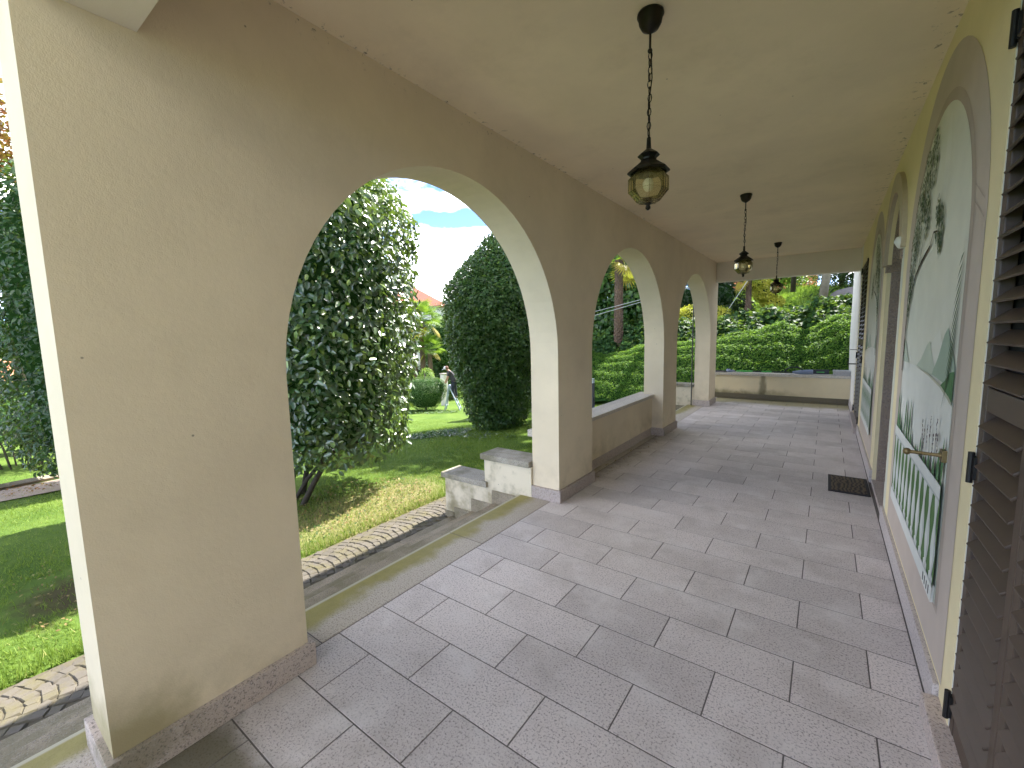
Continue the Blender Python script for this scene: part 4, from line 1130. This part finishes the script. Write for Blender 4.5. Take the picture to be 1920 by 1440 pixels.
# ------------------------------------------------------------------ hillside plants
def bank(name, label, cat, hf, x0, x1, y0, y1, n, L0, L1, mat, seed, depth=.18, up=.6, ratio=.55, jitter=.45, young=.25, base=None):
    rg = np.random.default_rng(seed)
    t = empty(name, ((x0 + x1) / 2, y0, gz((x0 + x1) / 2, y0)), label, cat)
    # sheet underneath
    gx, gy = np.meshgrid(np.linspace(x0, x1, 60), np.linspace(y0, y1, 40), indexing='ij'); z = hf(gx, gy)
    e = .03
    def normal(x, y): return unit(np.stack([-(hf(x + e, y) - hf(x - e, y)) / (2 * e), -(hf(x, y + e) - hf(x, y - e)) / (2 * e), np.ones_like(x)], 1))
    # area weighted samples
    xs = rg.uniform(x0, x1, n * 6); ys = rg.uniform(y0, y1, n * 6); nn = normal(xs, ys)
    keep = rg.random(n * 6) < np.clip(1 / nn[:, 2] / 6, 0, 1); xs, ys, nn = xs[keep][:n], ys[keep][:n], nn[keep][:n]
    P = np.stack([xs, ys, hf(xs, ys)], 1) - nn * np.minimum(rg.exponential(depth * .4, len(xs)), depth)[:, None]
    k = len(P); rnd = rg.random(k) * .78; yy = rg.random(k) < young; rnd[yy] = rg.uniform(.82, 1, yy.sum())
    V, F = leaf_arrays(P, unit(nn + np.array((0, 0, up))), rg.uniform(L0, L1, k), ratio, jitter, .2, .14, False, rg)
    crown_obj('foliage', V, F, rnd, mat, t)
    vv = np.stack([gx, gy, z - depth * .8], -1).reshape(-1, 3); idx = np.arange(60 * 40).reshape(60, 40)
    f = np.stack([idx[:-1, :-1], idx[1:, :-1], idx[1:, 1:], idx[:-1, 1:]], -1).reshape(-1, 4)
    me = bpy.data.meshes.new('inner_foliage'); me.from_pydata(vv.tolist(), [], f.tolist()); me.materials.append(M_CORE)
    adopt(link('inner_foliage', me), t)
    return t
CT = np.array([(-9, .7), (-4.68, 1.0), (-4.14, .82), (-3.58, 1.0), (-2.91, 1.22), (-2.0, 1.30), (-1.3, 1.36), (-.67, 1.36), (-.43, 1.48), (.48, 1.63), (.99, 1.86), (1.51, 1.60), (1.86, 1.74), (2.2, 1.95), (2.53, 1.93), (4, 2.0), (6, 2.2)])
def clip_h(x, y):
    top = np.interp(x, CT[:, 0], CT[:, 1])
    t = np.clip((y - 10.95) / 2.05, 0, 1)
    face = -.35 + (top + .35) * (1 - (1 - t) ** 1.45)
    lay = .035 * np.sin(y * 17 + 2.2 * np.sin(x * 1.7) + x) + .03 * np.sin(x * 5.3 + y * 2) * np.sin(y * 4.1 + x) + .02 * np.sin(x * 23 + y * 7.1) * np.sin(y * 19 - x * 3)
    return face + lay - 1.6 * np.clip(y - 13.1, 0, 9)
bank('clipped_hedge', 'bright green clipped hedge bank behind the far parapet', 'hedge', clip_h, -9, 5.5, 10.95, 13.5, 120000, .030, .062, M_CLIP, 81, .12, .6)
IV = np.array([(-9, 1.7), (-5.3, 1.75), (-3.5, 1.85), (-1.95, 1.98), (-1.0, 2.0), (-.1, 2.2), (.9, 2.30), (1.67, 2.40), (2.63, 2.55), (4, 2.8), (6, 3.0)])
def ivy_h(x, y):
    top = np.interp(x, IV[:, 0], IV[:, 1]); low = np.interp(x, CT[:, 0], CT[:, 1]) - .45
    t = np.clip((y - 12.7) / 1.9, 0, 1)
    lay = .09 * np.sin(x * 4.1 + y * 1.3) * np.sin(y * 3.7 - x) + .05 * np.sin(x * 9.7 + y * 5)
    return low + (top - low) * (1 - (1 - t) ** 1.7) + lay - 1.0 * np.clip(y - 14.7, 0, 9)
bank('ivy_bank', 'dark large leaved ivy bank above the clipped hedge', 'ivy', ivy_h, -9, 5.5, 12.7, 15.4, 24000, .09, .16, M_IVY, 82, .25, .45, .8, .5, .2)
blob_tree('golden_shrub', 'golden yellow shrub above the hedge near the third arch', 'shrub', [(-1.95, 15.6, 2.15, .55, .5, .42), (-1.2, 15.7, 2.12, .48, .45, .36), (-2.6, 15.7, 2.05, .5, .45, .4)], 5200, .05, .10, M_YEL, 83, depth=.14)
blob_tree('yellow_shrub', 'yellow flowering shrub beside the hillside palm', 'shrub', [(-.05, 18.6, 3.0, .42, .4, .34), (.22, 18.6, 2.65, .4, .4, .32), (-.3, 18.9, 3.35, .5, .4, .3)], 3200, .06, .12, M_YEL, 84, depth=.14)
blob_tree('fig_tree', 'dark broad leaved tree filling the middle arch behind the palm', 'tree', [(-5.6, 16.6, 2.2, 1.5, 1.1, 1.3), (-4.2, 16.2, 3.0, 1.3, 1.0, 1.0), (-6.2, 16.4, 4.0, 1.5, 1.2, 1.2), (-4.3, 16.8, 4.6, 1.5, 1.2, 1.1), (-3.4, 16.4, 1.7, 1.2, .9, .9), (-5.3, 17.4, 5.8, 1.9, 1.6, 1.2), (-7.4, 16.8, 3.0, 1.5, 1.2, 1.6)], 14000, .14, .24, M_BIG, 85, ((-5, 17, .6), (-5, 17, 3.5), .16), ratio=.75, young=.22, depth=.5)
blob_tree('dark_shrub', 'dark evergreen shrub left of the hillside palm', 'shrub', [(-1.7, 19.0, 3.1, 1.0, .8, .9), (-2.8, 18.2, 2.9, 1.1, .9, .9), (-2.2, 19, 4.4, 1.6, 1.2, 1.0), (-.9, 19.4, 2.6, .5, .5, .4)], 6500, .08, .16, M_CON, 86, depth=.4)
blob_tree('lime_tree', 'sunlit lime green tree behind the hillside palm', 'tree', [(.0, 24.5, 4.6, .9, .9, .8), (.5, 25.2, 4.1, .6, .6, .5), (-1.2, 25, 5.0, 1.2, 1.0, .9)], 3200, .10, .18, M_LIME, 87, ((0, 24.7, 3.8), (0, 24.7, 4.6), .1), depth=.3)
# tall hillside trees; the plane's unseen crown is shaped to shade the terrace
blob_tree('plane_tree', 'tall hillside tree with pale mottled trunk under the far beam', 'tree', [(2.1, 15.9, 9.3, 2.6, 1.9, 1.2), (.4, 15.7, 8.8, 1.8, 1.7, 1.1), (4.0, 15.8, 9.0, 1.8, 1.8, 1.1), (1.5, 14.6, 8.6, 2.0, 1.2, .9), (2.3, 15.6, 10.4, 1.8, 1.4, .8)], 20000, .18, .30, M_BIG, 88, ((1.76, 17.0, 2.1), (2.2, 16.4, 8.3), .135), M_GREYB, depth=.5)
blob_tree('lawn_shade_tree', 'added tall tree, out of view, whose high crown shades the lawn', 'tree', [(-3.6, 13.4, 10.2, 2.3, 2.0, 1.0), (-5.0, 15.6, 10.6, 1.9, 1.9, 1.0), (-2.4, 15.4, 10.8, 1.9, 1.9, 1.0), (-4.4, 12.2, 9.6, 1.6, 1.2, .8), (-2.2, 12.8, 9.8, 1.5, 1.3, .8)], 8500, .16, .28, M_BIG, 96, ((-2.35, 13.9, 1.0), (-2.9, 14.0, 9.2), .12), M_DKBARK, depth=.7, inner=False)  # added with hidden trunk and unseen crown, to cast dappled shade on the lawn
blob_tree('dark_trunked_tree', 'dark trunk behind the pale trunk on the hill', 'tree', [(.8, 23, 9.5, 2.4, 2.2, 2.0), (2.6, 24, 10, 2.4, 2.2, 2.0)], 6000, .22, .34, M_BIG, 90, ((.66, 22.0, 3.4), (.7, 22.3, 9.0), .10), M_DKBARK, depth=.7)
def conifer(label, x, y, z0, z1, r, seed, n=9000):
    t = empty('conifer', (x, y, z0), label, 'tree')
    rg = np.random.default_rng(seed); u = rg.random(n) ** .8; th = rg.random(n) * 6.283
    tier = .5 + .5 * np.abs(np.sin(u * 22)); rr = r * (1 - u) * tier * np.sqrt(rg.random(n))
    P = np.stack([x + rr * np.cos(th), y + rr * np.sin(th), z0 + .4 + (z1 - z0) * u - .25 * rr], 1)
    N = unit(np.stack([np.cos(th) * .5, np.sin(th) * .5, np.ones(n)], 1)); V, F = leaf_arrays(P, N, rg.uniform(.14, .30, n), .22, .3, .6, .1, False, rg)
    crown_obj('crown', V, F, rg.random(n), M_CON, t)
    limbs_obj('trunk', [([(x, y, z0 - .1), (x, y, (z0 + z1) / 2), (x, y, z1 - .2)], .12, .02)], M_DKBARK, t)
conifer('dark conifer at the right end of the hillside', 3.3, 20.0, 2.6, 8.0, 2.2, 91)
conifer('dark conifer behind the pale trunk on the hill', 2.4, 23.5, 3.4, 9.0, 2.0, 92)
conifer('broad dark conifer at the top right of the hillside', 5.2, 24.0, 3.6, 11.0, 3.2, 93, 14000)
conifer('dark conifer beside the orange house', 3.2, 30.0, 4.2, 12.0, 3.0, 94, 12000)
rk = MB()
for k in range(7):
    a = random.random() * 6.28; rk.ball((2.75 + .35 * math.cos(a), 17.0 + .4 * math.sin(a), 2.55 + random.uniform(-.1, .25)), random.uniform(.25, .45), 9, 6, (1.2, 1, .8))
tag(rk.build('rock_outcrop', M_ROCK, None, True), 'grey rocky bank at the right end of the hillside', 'rock')
# coarse sunlit grass tufts on the hill
def hill_grass():
    rg = np.random.default_rng(95); n = 26000
    x = rg.uniform(-3, 4.5, n); y = rg.uniform(15.2, 24.5, n); P = np.stack([x, y, ground(x, y) - .01], 1)
    h = rg.uniform(.07, .2, n); a = rg.random(n) * 6.283; w = .012 + .01 * rg.random(n); ln = rg.normal(size=(n, 2)) * .05
    d = np.stack([np.cos(a), np.sin(a), 0 * a], 1) * w[:, None]
    V = np.stack([P - d, P + d, P + np.stack([ln[:, 0], ln[:, 1], h], 1)], 1)
    tag(link('hill_grass', leaf_mesh('hill_grass', V, [(0, 1, 2)], rg.random(n), M_LIME)), 'bright rough grass on the hillside', 'grass', kind='stuff')
hill_grass()

# ------------------------------------------------------------------ left side beyond the lawn
blob_tree('leafy_shrub', 'loose shrub with bare stems under the camellia hedge', 'shrub', [(-12.3, .1, .0, .95, .9, .62), (-12.9, -.7, .15, .9, .9, .6), (-11.9, .9, .1, .9, .8, .6)], 4200, .07, .13, M_BIG, 101, depth=.3, inner=False)
sh = bpy.data.objects['leafy_shrub']
stems = []
for k in range(13):
    a = k * 2.4; x, y = -12.3 + .25 * math.cos(a), .1 + .3 * math.sin(a); z = gz(x, y)
    stems.append(([(x, y, z - .05), (x + .12 * math.cos(a), y + .12 * math.sin(a), z + .45), (x + .4 * math.cos(a), y + .4 * math.sin(a), z + 1.15)], .016, .007))
limbs_obj('stem', stems, M_BARK, sh, 6)
blob_tree('dark_hedge', 'dark hedge behind the loose shrub at the left edge', 'hedge', [(-15.6, -.8, -.1, 1.0, 2.2, .95), (-15.4, 2.4, -.1, 1.0, 1.8, .95)], 7000, .08, .14, M_HEDGE, 102)
blob_tree('red_maple', 'red leaved maple top left behind the pier', 'tree', [(-15.6, .9, 7.4, 1.3, 1.5, 1.2), (-16.4, -.4, 6.6, 1.4, 1.4, 1.1), (-15.8, 2.0, 6.4, 1.3, 1.4, 1.1)], 5200, .10, .18, M_RED, 103, ((-16, .6, -1.4), (-16, .6, 6.2), .13), inner=False, depth=.5)
kb = MB()
kb.tube([(-9.15, -2.6, -.72), (-9.05, -.6, -.74), (-9.30, .05, -.78), (-9.9, 1.4, -.88)], .055, 4, True)
tag(kb.build('path_kerb', M_STEP), 'low stone kerb edging the leaf strewn path on the left', 'kerb')
lp = MB()
pp = [(-7.65, -3), (-7.75, -.6), (-7.95, .1), (-8.4, 1.5)]; qq = [(-9.1, -3), (-9.05, -.6), (-9.3, .05), (-9.9, 1.4)]
for i in range(3):
    for j in range(6):
        pass
vs = []
for i in range(4):
    for j in range(7):
        x = pp[i][0] + (qq[i][0] - pp[i][0]) * j / 6; y = pp[i][1] + (qq[i][1] - pp[i][1]) * j / 6; vs.append((x, y, gz(x, y) + .022))
lp.add(vs, [(i * 7 + j, i * 7 + j + 1, (i + 1) * 7 + j + 1, (i + 1) * 7 + j) for i in range(3) for j in range(6)])
tag(lp.build('garden_path', plain('path_earth', (.36, .28, .22), .95, 0, .3, 14)), kind='structure')

def petals(name, label, cx, cy, rx, ry, n, L0, L1, mat, seed, lift=.012):
    rg = np.random.default_rng(seed); a = rg.random(n) * 6.283; q = np.sqrt(rg.random(n)); x = cx + rx * q * np.cos(a); y = cy + ry * q * np.sin(a)
    P = np.stack([x, y, ground(x, y) + lift + .01 * rg.random(n)], 1)
    V, F = leaf_arrays(P, np.tile((0., 0, 1), (n, 1)), rg.uniform(L0, L1, n), .5, .35, 0, .12, False, rg)
    tag(link(name, leaf_mesh(name, V, F, rg.random(n), mat)), label, 'leaves', kind='stuff')
petals('fallen_leaves', 'fallen brown leaves on the dry grass beside the steps', -2.75, 2.15, .85, .95, 420, .02, .05, M_DEAD, 111, .03)
petals('hedge_clippings', 'green hedge clippings scattered beside the clipped evergreen', -5.6, 6.2, .95, .75, 1500, .04, .09, M_HEDGE, 112, .03)
petals('hedge_clippings', 'pale clippings along the foot of the clipped evergreen', -4.0, 5.95, 1.0, .3, 260, .03, .07, M_CAM, 113, .04)
petals('bush_clippings', 'green clippings on the lawn round the ladder and bush', -13.7, 13.4, 1.9, .9, 1500, .05, .11, M_HEDGE, 114, .03)
petals('fallen_petals', 'reddish petals on the path at the left edge', -8.6, -.6, .6, .9, 220, .03, .06, M_RED, 115, .04)
def floor_debris():
    rg = np.random.default_rng(130); n = 150
    y = rg.uniform(3.25, 6.2, n); x = -.14 + np.abs(rg.normal(size=n)) * .13; P = np.stack([x, y, np.full(n, .006)], 1)
    V, F = leaf_arrays(P, np.tile((0., 0, 1), (n, 1)), rg.uniform(.008, .03, n), .4, .3, 0, .15, False, rg)
    tag(link('floor_debris', leaf_mesh('floor_debris', V, F, rg.random(n) * .5, M_DEAD)), 'dry leaf bits swept against the middle parapet', 'debris', kind='stuff')
floor_debris()
petals('soil_litter', 'leaf litter on the shaded bare soil left of the pier', -3.1, -.35, .9, .6, 220, .015, .035, M_DEAD, 116, .02)

# ------------------------------------------------------------------ grass blades
def grass():
    rg = np.random.default_rng(120); n = 230000
    u = rg.random(n) ** 1.5
    x = -1.97 - u * 9.0; y = rg.uniform(-4, 11, n)
    # more blades close to the path
    k = rg.random(n) < np.clip(1.15 - .10 * (-x - 2), .2, 1)
    x, y = x[k], y[k]; n = len(x)
    soil = np.hypot(x + 3.0, y + .35) + .25 * np.sin(x * 5) * np.sin(y * 4) < .5
    dry = np.exp(-(((x + 2.45) * 1.25) ** 2 + ((y - 2.15) * .8) ** 2) / .7)
    keep = ~(soil & (rg.random(n) < .8)); x, y, dry = x[keep], y[keep], dry[keep]; n = len(x)
    P = np.stack([x, y, ground(x, y) - .006], 1)
    h = rg.uniform(.022, .055, n) * (1 + .5 * (x > -2.15)); a = rg.random(n) * 6.283; w = rg.uniform(.0025, .005, n); ln = rg.normal(size=(n, 2)) * .022
    d = np.stack([np.cos(a), np.sin(a), 0 * a], 1) * w[:, None]
    V = np.stack([P - d, P + d, P + np.stack([ln[:, 0], ln[:, 1], h], 1)], 1)
    rnd = rg.random(n) * .75; dd = rg.random(n) < np.clip(.04 + 1.0 * dry, 0, .9); rnd[dd] = rg.uniform(.84, 1, dd.sum())
    tag(link('lawn_grass', leaf_mesh('lawn_grass', V, [(0, 1, 2)], rnd, M_GRASS)), 'short mown lawn grass in front of the steps', 'grass', kind='stuff')
grass()
def lobes():
    # low broad-leaved weeds among the dry grass
    rg = np.random.default_rng(121); n = 1100; a = rg.random(n) * 6.283; q = np.sqrt(rg.random(n)); x = -2.65 + .8 * q * np.cos(a); y = 2.0 + 1.1 * q * np.sin(a)
    k = x < -2.0; x, y = x[k], y[k]; n = len(x)
    P = np.stack([x, y, ground(x, y) + .01 + .02 * rg.random(n)], 1)
    V, F = leaf_arrays(P, np.tile((0., 0, 1), (n, 1)), rg.uniform(.015, .032, n), .6, .45, 0, .1, False, rg)
    tag(link('ground_cover', leaf_mesh('ground_cover', V, F, rg.random(n), M_IVY)), 'low green weeds in the dry grass patch', 'weeds', kind='stuff')
lobes()

# ------------------------------------------------------------------ houses in the distance
def far_house(name, label, corner, rz, w, d, zb, ze, zr, roofm, wallm, wins):
    t = empty(name, corner, label, 'house'); t.rotation_euler = (0, 0, rz)
    b = corner[2]
    def part(nm, mb, mt): return mb.build(nm, mt, t)
    part('wall', MB().box(-w, 0, 0, d, zb - b, ze - b), wallm)
    o = .5; e = ze - b; rdg = zr - b; hip = d * .5
    vs = [(-w - o, -o, e), (o, -o, e), (o, d + o, e), (-w - o, d + o, e), (-w + hip, d / 2, rdg), (-hip, d / 2, rdg)]
    vs += [(x, y, z - .18) for x, y, z in vs[:4]]
    rf = part('roof', MB().add(vs, [(0, 1, 5, 4), (1, 2, 5), (2, 3, 4, 5), (3, 0, 4), (6, 7, 1, 0), (7, 8, 2, 1), (8, 9, 3, 2), (9, 6, 0, 3), (9, 8, 7, 6)]), roofm)
    MB().box(-w * .6, -w * .6 + .6, d * .4, d * .4 + .6, rdg - 1.0, rdg + .6).build('chimney', wallm, rf)
    for x, z in wins:
        f = part('window', MB().box(x - .5, x + .5, -.03, .02, z - b, z - b + 1.3), M_WHITE)
        MB().box(x - .42, x + .42, -.045, -.028, z - b + .08, z - b + 1.22).build('pane', M_BLACKP, f)
    return t
far_house('red_roofed_house', 'pale house with a red hipped roof far beyond the garden palms', (-30.6, 31.8, -2.6), math.atan2(.588, .808), 13, 9, -2.6, 4.85, 7.6, M_TILE, M_WALLF, [(-2, 2.2), (-5, 2.2), (-8, 2.2), (-2, -1), (-5, -1)])
far_house('orange_roofed_house', 'house with orange tiled roof glimpsed behind the camellia hedge', (-22.3, 1.2, -1.4), math.radians(90), 10, 7, -1.6, .50, 2.6, M_TILE2, plain('mauve_wall', (.20, .13, .12), .9), [(-2, -.9), (-5, -.9)])
t_ = bpy.data.objects['orange_roofed_house']; t_.rotation_euler = (0, 0, math.radians(100)); t_.location = (-22.3, 1.6, -1.4)
far_house('orange_house', 'orange brick house at the top of the hill', (1.1, 38.0, 4.0), 0, 8, 6, 3.6, 7.6, 9.6, M_TILE, M_BRICK, [(-1.2, 5.2), (-3.6, 5.2), (-6, 5.2)])

# ------------------------------------------------------------------ cables
def cable(label, a, b, sag=.12, r=.009):
    pts = [tuple(Vector(a).lerp(Vector(b), k / 12) - Vector((0, 0, sag * 4 * (k / 12) * (1 - k / 12)))) for k in range(13)]
    tag(MB().tube(pts, r, 6).build('overhead_cable', M_CABLE), label, 'cable', 'cables strung across the garden')
cable('upper of two cables crossing the middle arch', (-9.5, 12.0, 1.35), (2.6, 12.0, 3.62), .05)
cable('lower of two cables crossing the middle arch', (-9.5, 12.0, 1.05), (2.6, 12.0, 3.72), .05)
cable('slanting stay cable beside the hillside palm', (-.98, 16.0, 2.2), (.3, 16.0, 4.3), .0, .012)
cable('thin cable behind the gardener by the far palms', (-19.0, 18.6, .75), (-12.5, 22.0, 1.1), .1, .012)

# ------------------------------------------------------------------ garden lamp post in the middle arch
gl = empty('garden_post', (-1.99, 7.35, GZ), 'blue grey garden post with pale top at the left of the middle arch', 'post')
adopt(MB().rbox(-2.03, -1.95, 7.31, 7.39, GZ - .1, .56, .004).build('post', plain('blue_grey_paint', (.055, .07, .10), .5)), gl)
adopt(MB().rbox(-2.028, -1.952, 7.312, 7.388, .56, .66, .004).build('cap', plain('pale_cap', (.55, .64, .70), .4)), gl)

# black crate and pale edging behind the camellia trunks
cr = empty('garden_crate', (-7.05, 4.05, gz(-7.05, 4.05)), 'open black plastic crate on the lawn behind the camellia trunk', 'crate')
zc = gz(-7.05, 4.05)
adopt(MB().box(-7.35, -6.85, 3.85, 4.30, zc + .01, zc + .04).box(-7.35, -7.33, 3.85, 4.30, zc + .04, zc + .22).box(-6.87, -6.85, 3.85, 4.30, zc + .04, zc + .22).box(-7.33, -6.87, 4.28, 4.30, zc + .04, zc + .22).box(-7.33, -6.87, 3.85, 3.87, zc + .04, zc + .20).build('box', M_BLACKP), cr)
adopt(MB().tube([(-6.83, 3.84, zc), (-6.83, 3.84, zc + .24)], .012, 8).build('handle', M_ALU), cr)
adopt(MB().tube([(-7.42, 3.82, zc + .07), (-7.36, 3.82, zc + .07)], .07, 14).build('wheel', M_BLACKP), cr)
ke = MB(); ke.tube([(-7.9, 3.2, gz(-7.9, 3.2) + .01), (-7.2, 3.72, gz(-7.2, 3.72) + .01), (-6.6, 4.2, gz(-6.6, 4.2) + .01)], .03, 4)
tag(ke.build('lawn_edging', M_COPE2), 'pale stone lawn edging behind the camellia trunks', 'edging')

# ------------------------------------------------------------------ gardener on a stepladder
er = Vector((.808, .588, 0)).normalized(); ed = Vector((.588, -.808, 0)).normalized(); org = Vector((-13.27, 14.84, 0))
def LC(a, d, z): return org + er * a + ed * d + Vector((0, 0, z))
gb = gz(-13.27, 14.84)
ld = empty('stepladder', (org.x, org.y, gb), 'aluminium stepladder standing between round bush and clipped evergreen', 'ladder')
top = -.86
def lrung(m, a, z, w, r=.018): m.tube([LC(a, -w, z), LC(a, w, z)], r, 6)
for s in (-1, 1):
    adopt(MB().tube([LC(.34, s * .30, gb + .01), LC(-.20, s * .19, top)], .034, 6).build('front_rail', M_ALU), ld)
    adopt(MB().tube([LC(-.44, s * .30, gb + .01), LC(-.22, s * .19, top)], .030, 6).build('rear_rail', M_ALU), ld)
for k in range(5):
    t = (k + .6) / 5.4; m = MB(); a = .34 - .54 * t; z = gb + (top - gb) * t; w = .29 - .10 * t
    m.box(0, 0, 0, 0, 0, 0) if 0 else None
    m.tube([LC(a, -w, z), LC(a, w, z)], .03, 6, True, .5); adopt(m.build('tread', M_ALU), ld)
for k in (1, 3):
    m = MB(); t = k / 5; lrung(m, -.44 + .22 * t, gb + (top - gb) * t, .28 - .1 * t); adopt(m.build('rear_brace', M_ALU), ld)
m = MB(); m.tube([LC(-.21, -.22, top + .01), LC(-.21, .22, top + .01)], .06, 6, True, .5); adopt(m.build('top_cap', M_ALU), ld)

def skin(name, joints, edges, mat, parent, sub=2, root=0):
    me = bpy.data.meshes.new(name); me.from_pydata([tuple(LC(*j[:3])) for j in joints], edges, []); me.materials.append(mat)
    o = link(name, me); adopt(o, parent)
    md = o.modifiers.new('skin', 'SKIN'); md.use_smooth_shade = True
    for v, j in zip(me.skin_vertices[0].data, joints): v.radius = (j[3], j[3] if len(j) < 5 else j[4])
    me.skin_vertices[0].data[root].use_root = True
    sb = o.modifiers.new('sub', 'SUBSURF'); sb.levels = sub; sb.render_levels = sub
    return o
zt0 = -1.50
pe = empty('person', (org.x, org.y, zt0 - .02), 'person in dark t-shirt and jeans bending over the stepladder', 'person')
SK = plain('skin', (.46, .27, .19), .55)
J = [(.04, 0, -.62, .085), (-.02, 0, -.42, .085), (-.11, 0, -.24, .095), (-.20, 0, -.12, .07), (-.24, 0, -.07, .055), (-.30, 0, -.01, .085), (-.33, 0, .05, .085),
     (-.17, .17, -.18, .055), (-.27, .22, -.42, .042), (-.38, .14, -.66, .034), (-.17, -.17, -.18, .055), (-.27, -.22, -.42, .042), (-.36, -.12, -.68, .034),
     (.03, .09, -.74, .07), (-.03, .11, -1.05, .055), (.05, .11, zt0 + .06, .045), (.03, -.09, -.74, .07), (.06, -.11, -1.05, .055), (.12, -.11, zt0 + .06, .045),
     (-.06, .12, zt0 + .02, .035), (.01, -.12, zt0 + .02, .035), (-.42, .13, -.74, .03), (-.40, -.11, -.76, .03)]
E_ = [(0, 1), (1, 2), (2, 3), (3, 4), (4, 5), (5, 6), (2, 7), (7, 8), (8, 9), (2, 10), (10, 11), (11, 12), (0, 13), (13, 14), (14, 15), (0, 16), (16, 17), (17, 18), (15, 19), (18, 20), (9, 21), (12, 22)]
skin('body', J, E_, SK, pe)
skin('t_shirt', [(.06, 0, -.68, .165), (.02, 0, -.52, .165), (-.04, 0, -.38, .165), (-.11, 0, -.25, .175), (-.18, 0, -.15, .10), (-.17, .19, -.19, .09), (-.24, .22, -.36, .075), (-.17, -.19, -.19, .09), (-.24, -.22, -.36, .075)], [(0, 1), (1, 2), (2, 3), (3, 4), (3, 5), (5, 6), (3, 7), (7, 8)], plain('dark_shirt', (.045, .04, .05), .85), pe)
skin('jeans', [(.05, 0, -.60, .15), (.04, .10, -.74, .125), (-.03, .11, -1.05, .098), (.05, .11, zt0 + .06, .075), (.05, -.10, -.74, .125), (.07, -.11, -1.05, .098), (.12, -.11, zt0 + .06, .075)], [(0, 1), (1, 2), (2, 3), (0, 4), (4, 5), (5, 6)], plain('dark_denim', (.014, .018, .032), .85), pe)
for s, a in ((.11, .05), (-.11, .12)):
    mm = MB(); p0 = LC(a + .05, s, zt0 + .025); p1 = LC(a - .17, s, zt0 + .015); mm.tube([p0, p0.lerp(p1, .4), p1], [.045, .052, .035], 8, True, .8); adopt(mm.build('shoe', M_BLACKP, None, True), pe)
hm = MB(); h0 = LC(-.31, 0, .04); hm.ball(tuple(h0), .105, 12, 8, (1, 1, 1)); adopt(hm.build('hair', plain('brown_hair', (.16, .08, .05), .8), None, True), pe)
cp = MB(); c0 = LC(-.375, 0, .035); cp.ball(tuple(c0), .098, 12, 8, (1.0, 1.0, .95)); adopt(cp.build('cap', plain('pale_cap_cloth', (.62, .62, .62), .8), None, True), pe)
vz = MB(); v0 = LC(-.42, 0, .0); v1 = LC(-.53, 0, -.05); vz.tube([v0, v1], [.075, .06], 8, True, .25); adopt(vz.build('cap_peak', plain('pale_cap_peak', (.6, .6, .6), .8)), pe)
gp = empty('gate_pillar', (-16.6, 17.5, gz(-16.6, 17.5)), 'pale stone pillar behind the gardener', 'pillar')
zg = gz(-16.6, 17.5)
adopt(MB().rbox(-16.76, -16.44, 17.34, 17.66, zg - .1, -.64, .02).build('shaft', M_WALLF), gp)
adopt(MB().rbox(-16.80, -16.40, 17.30, 17.70, -.64, -.57, .02).build('cap', M_COPE), gp)
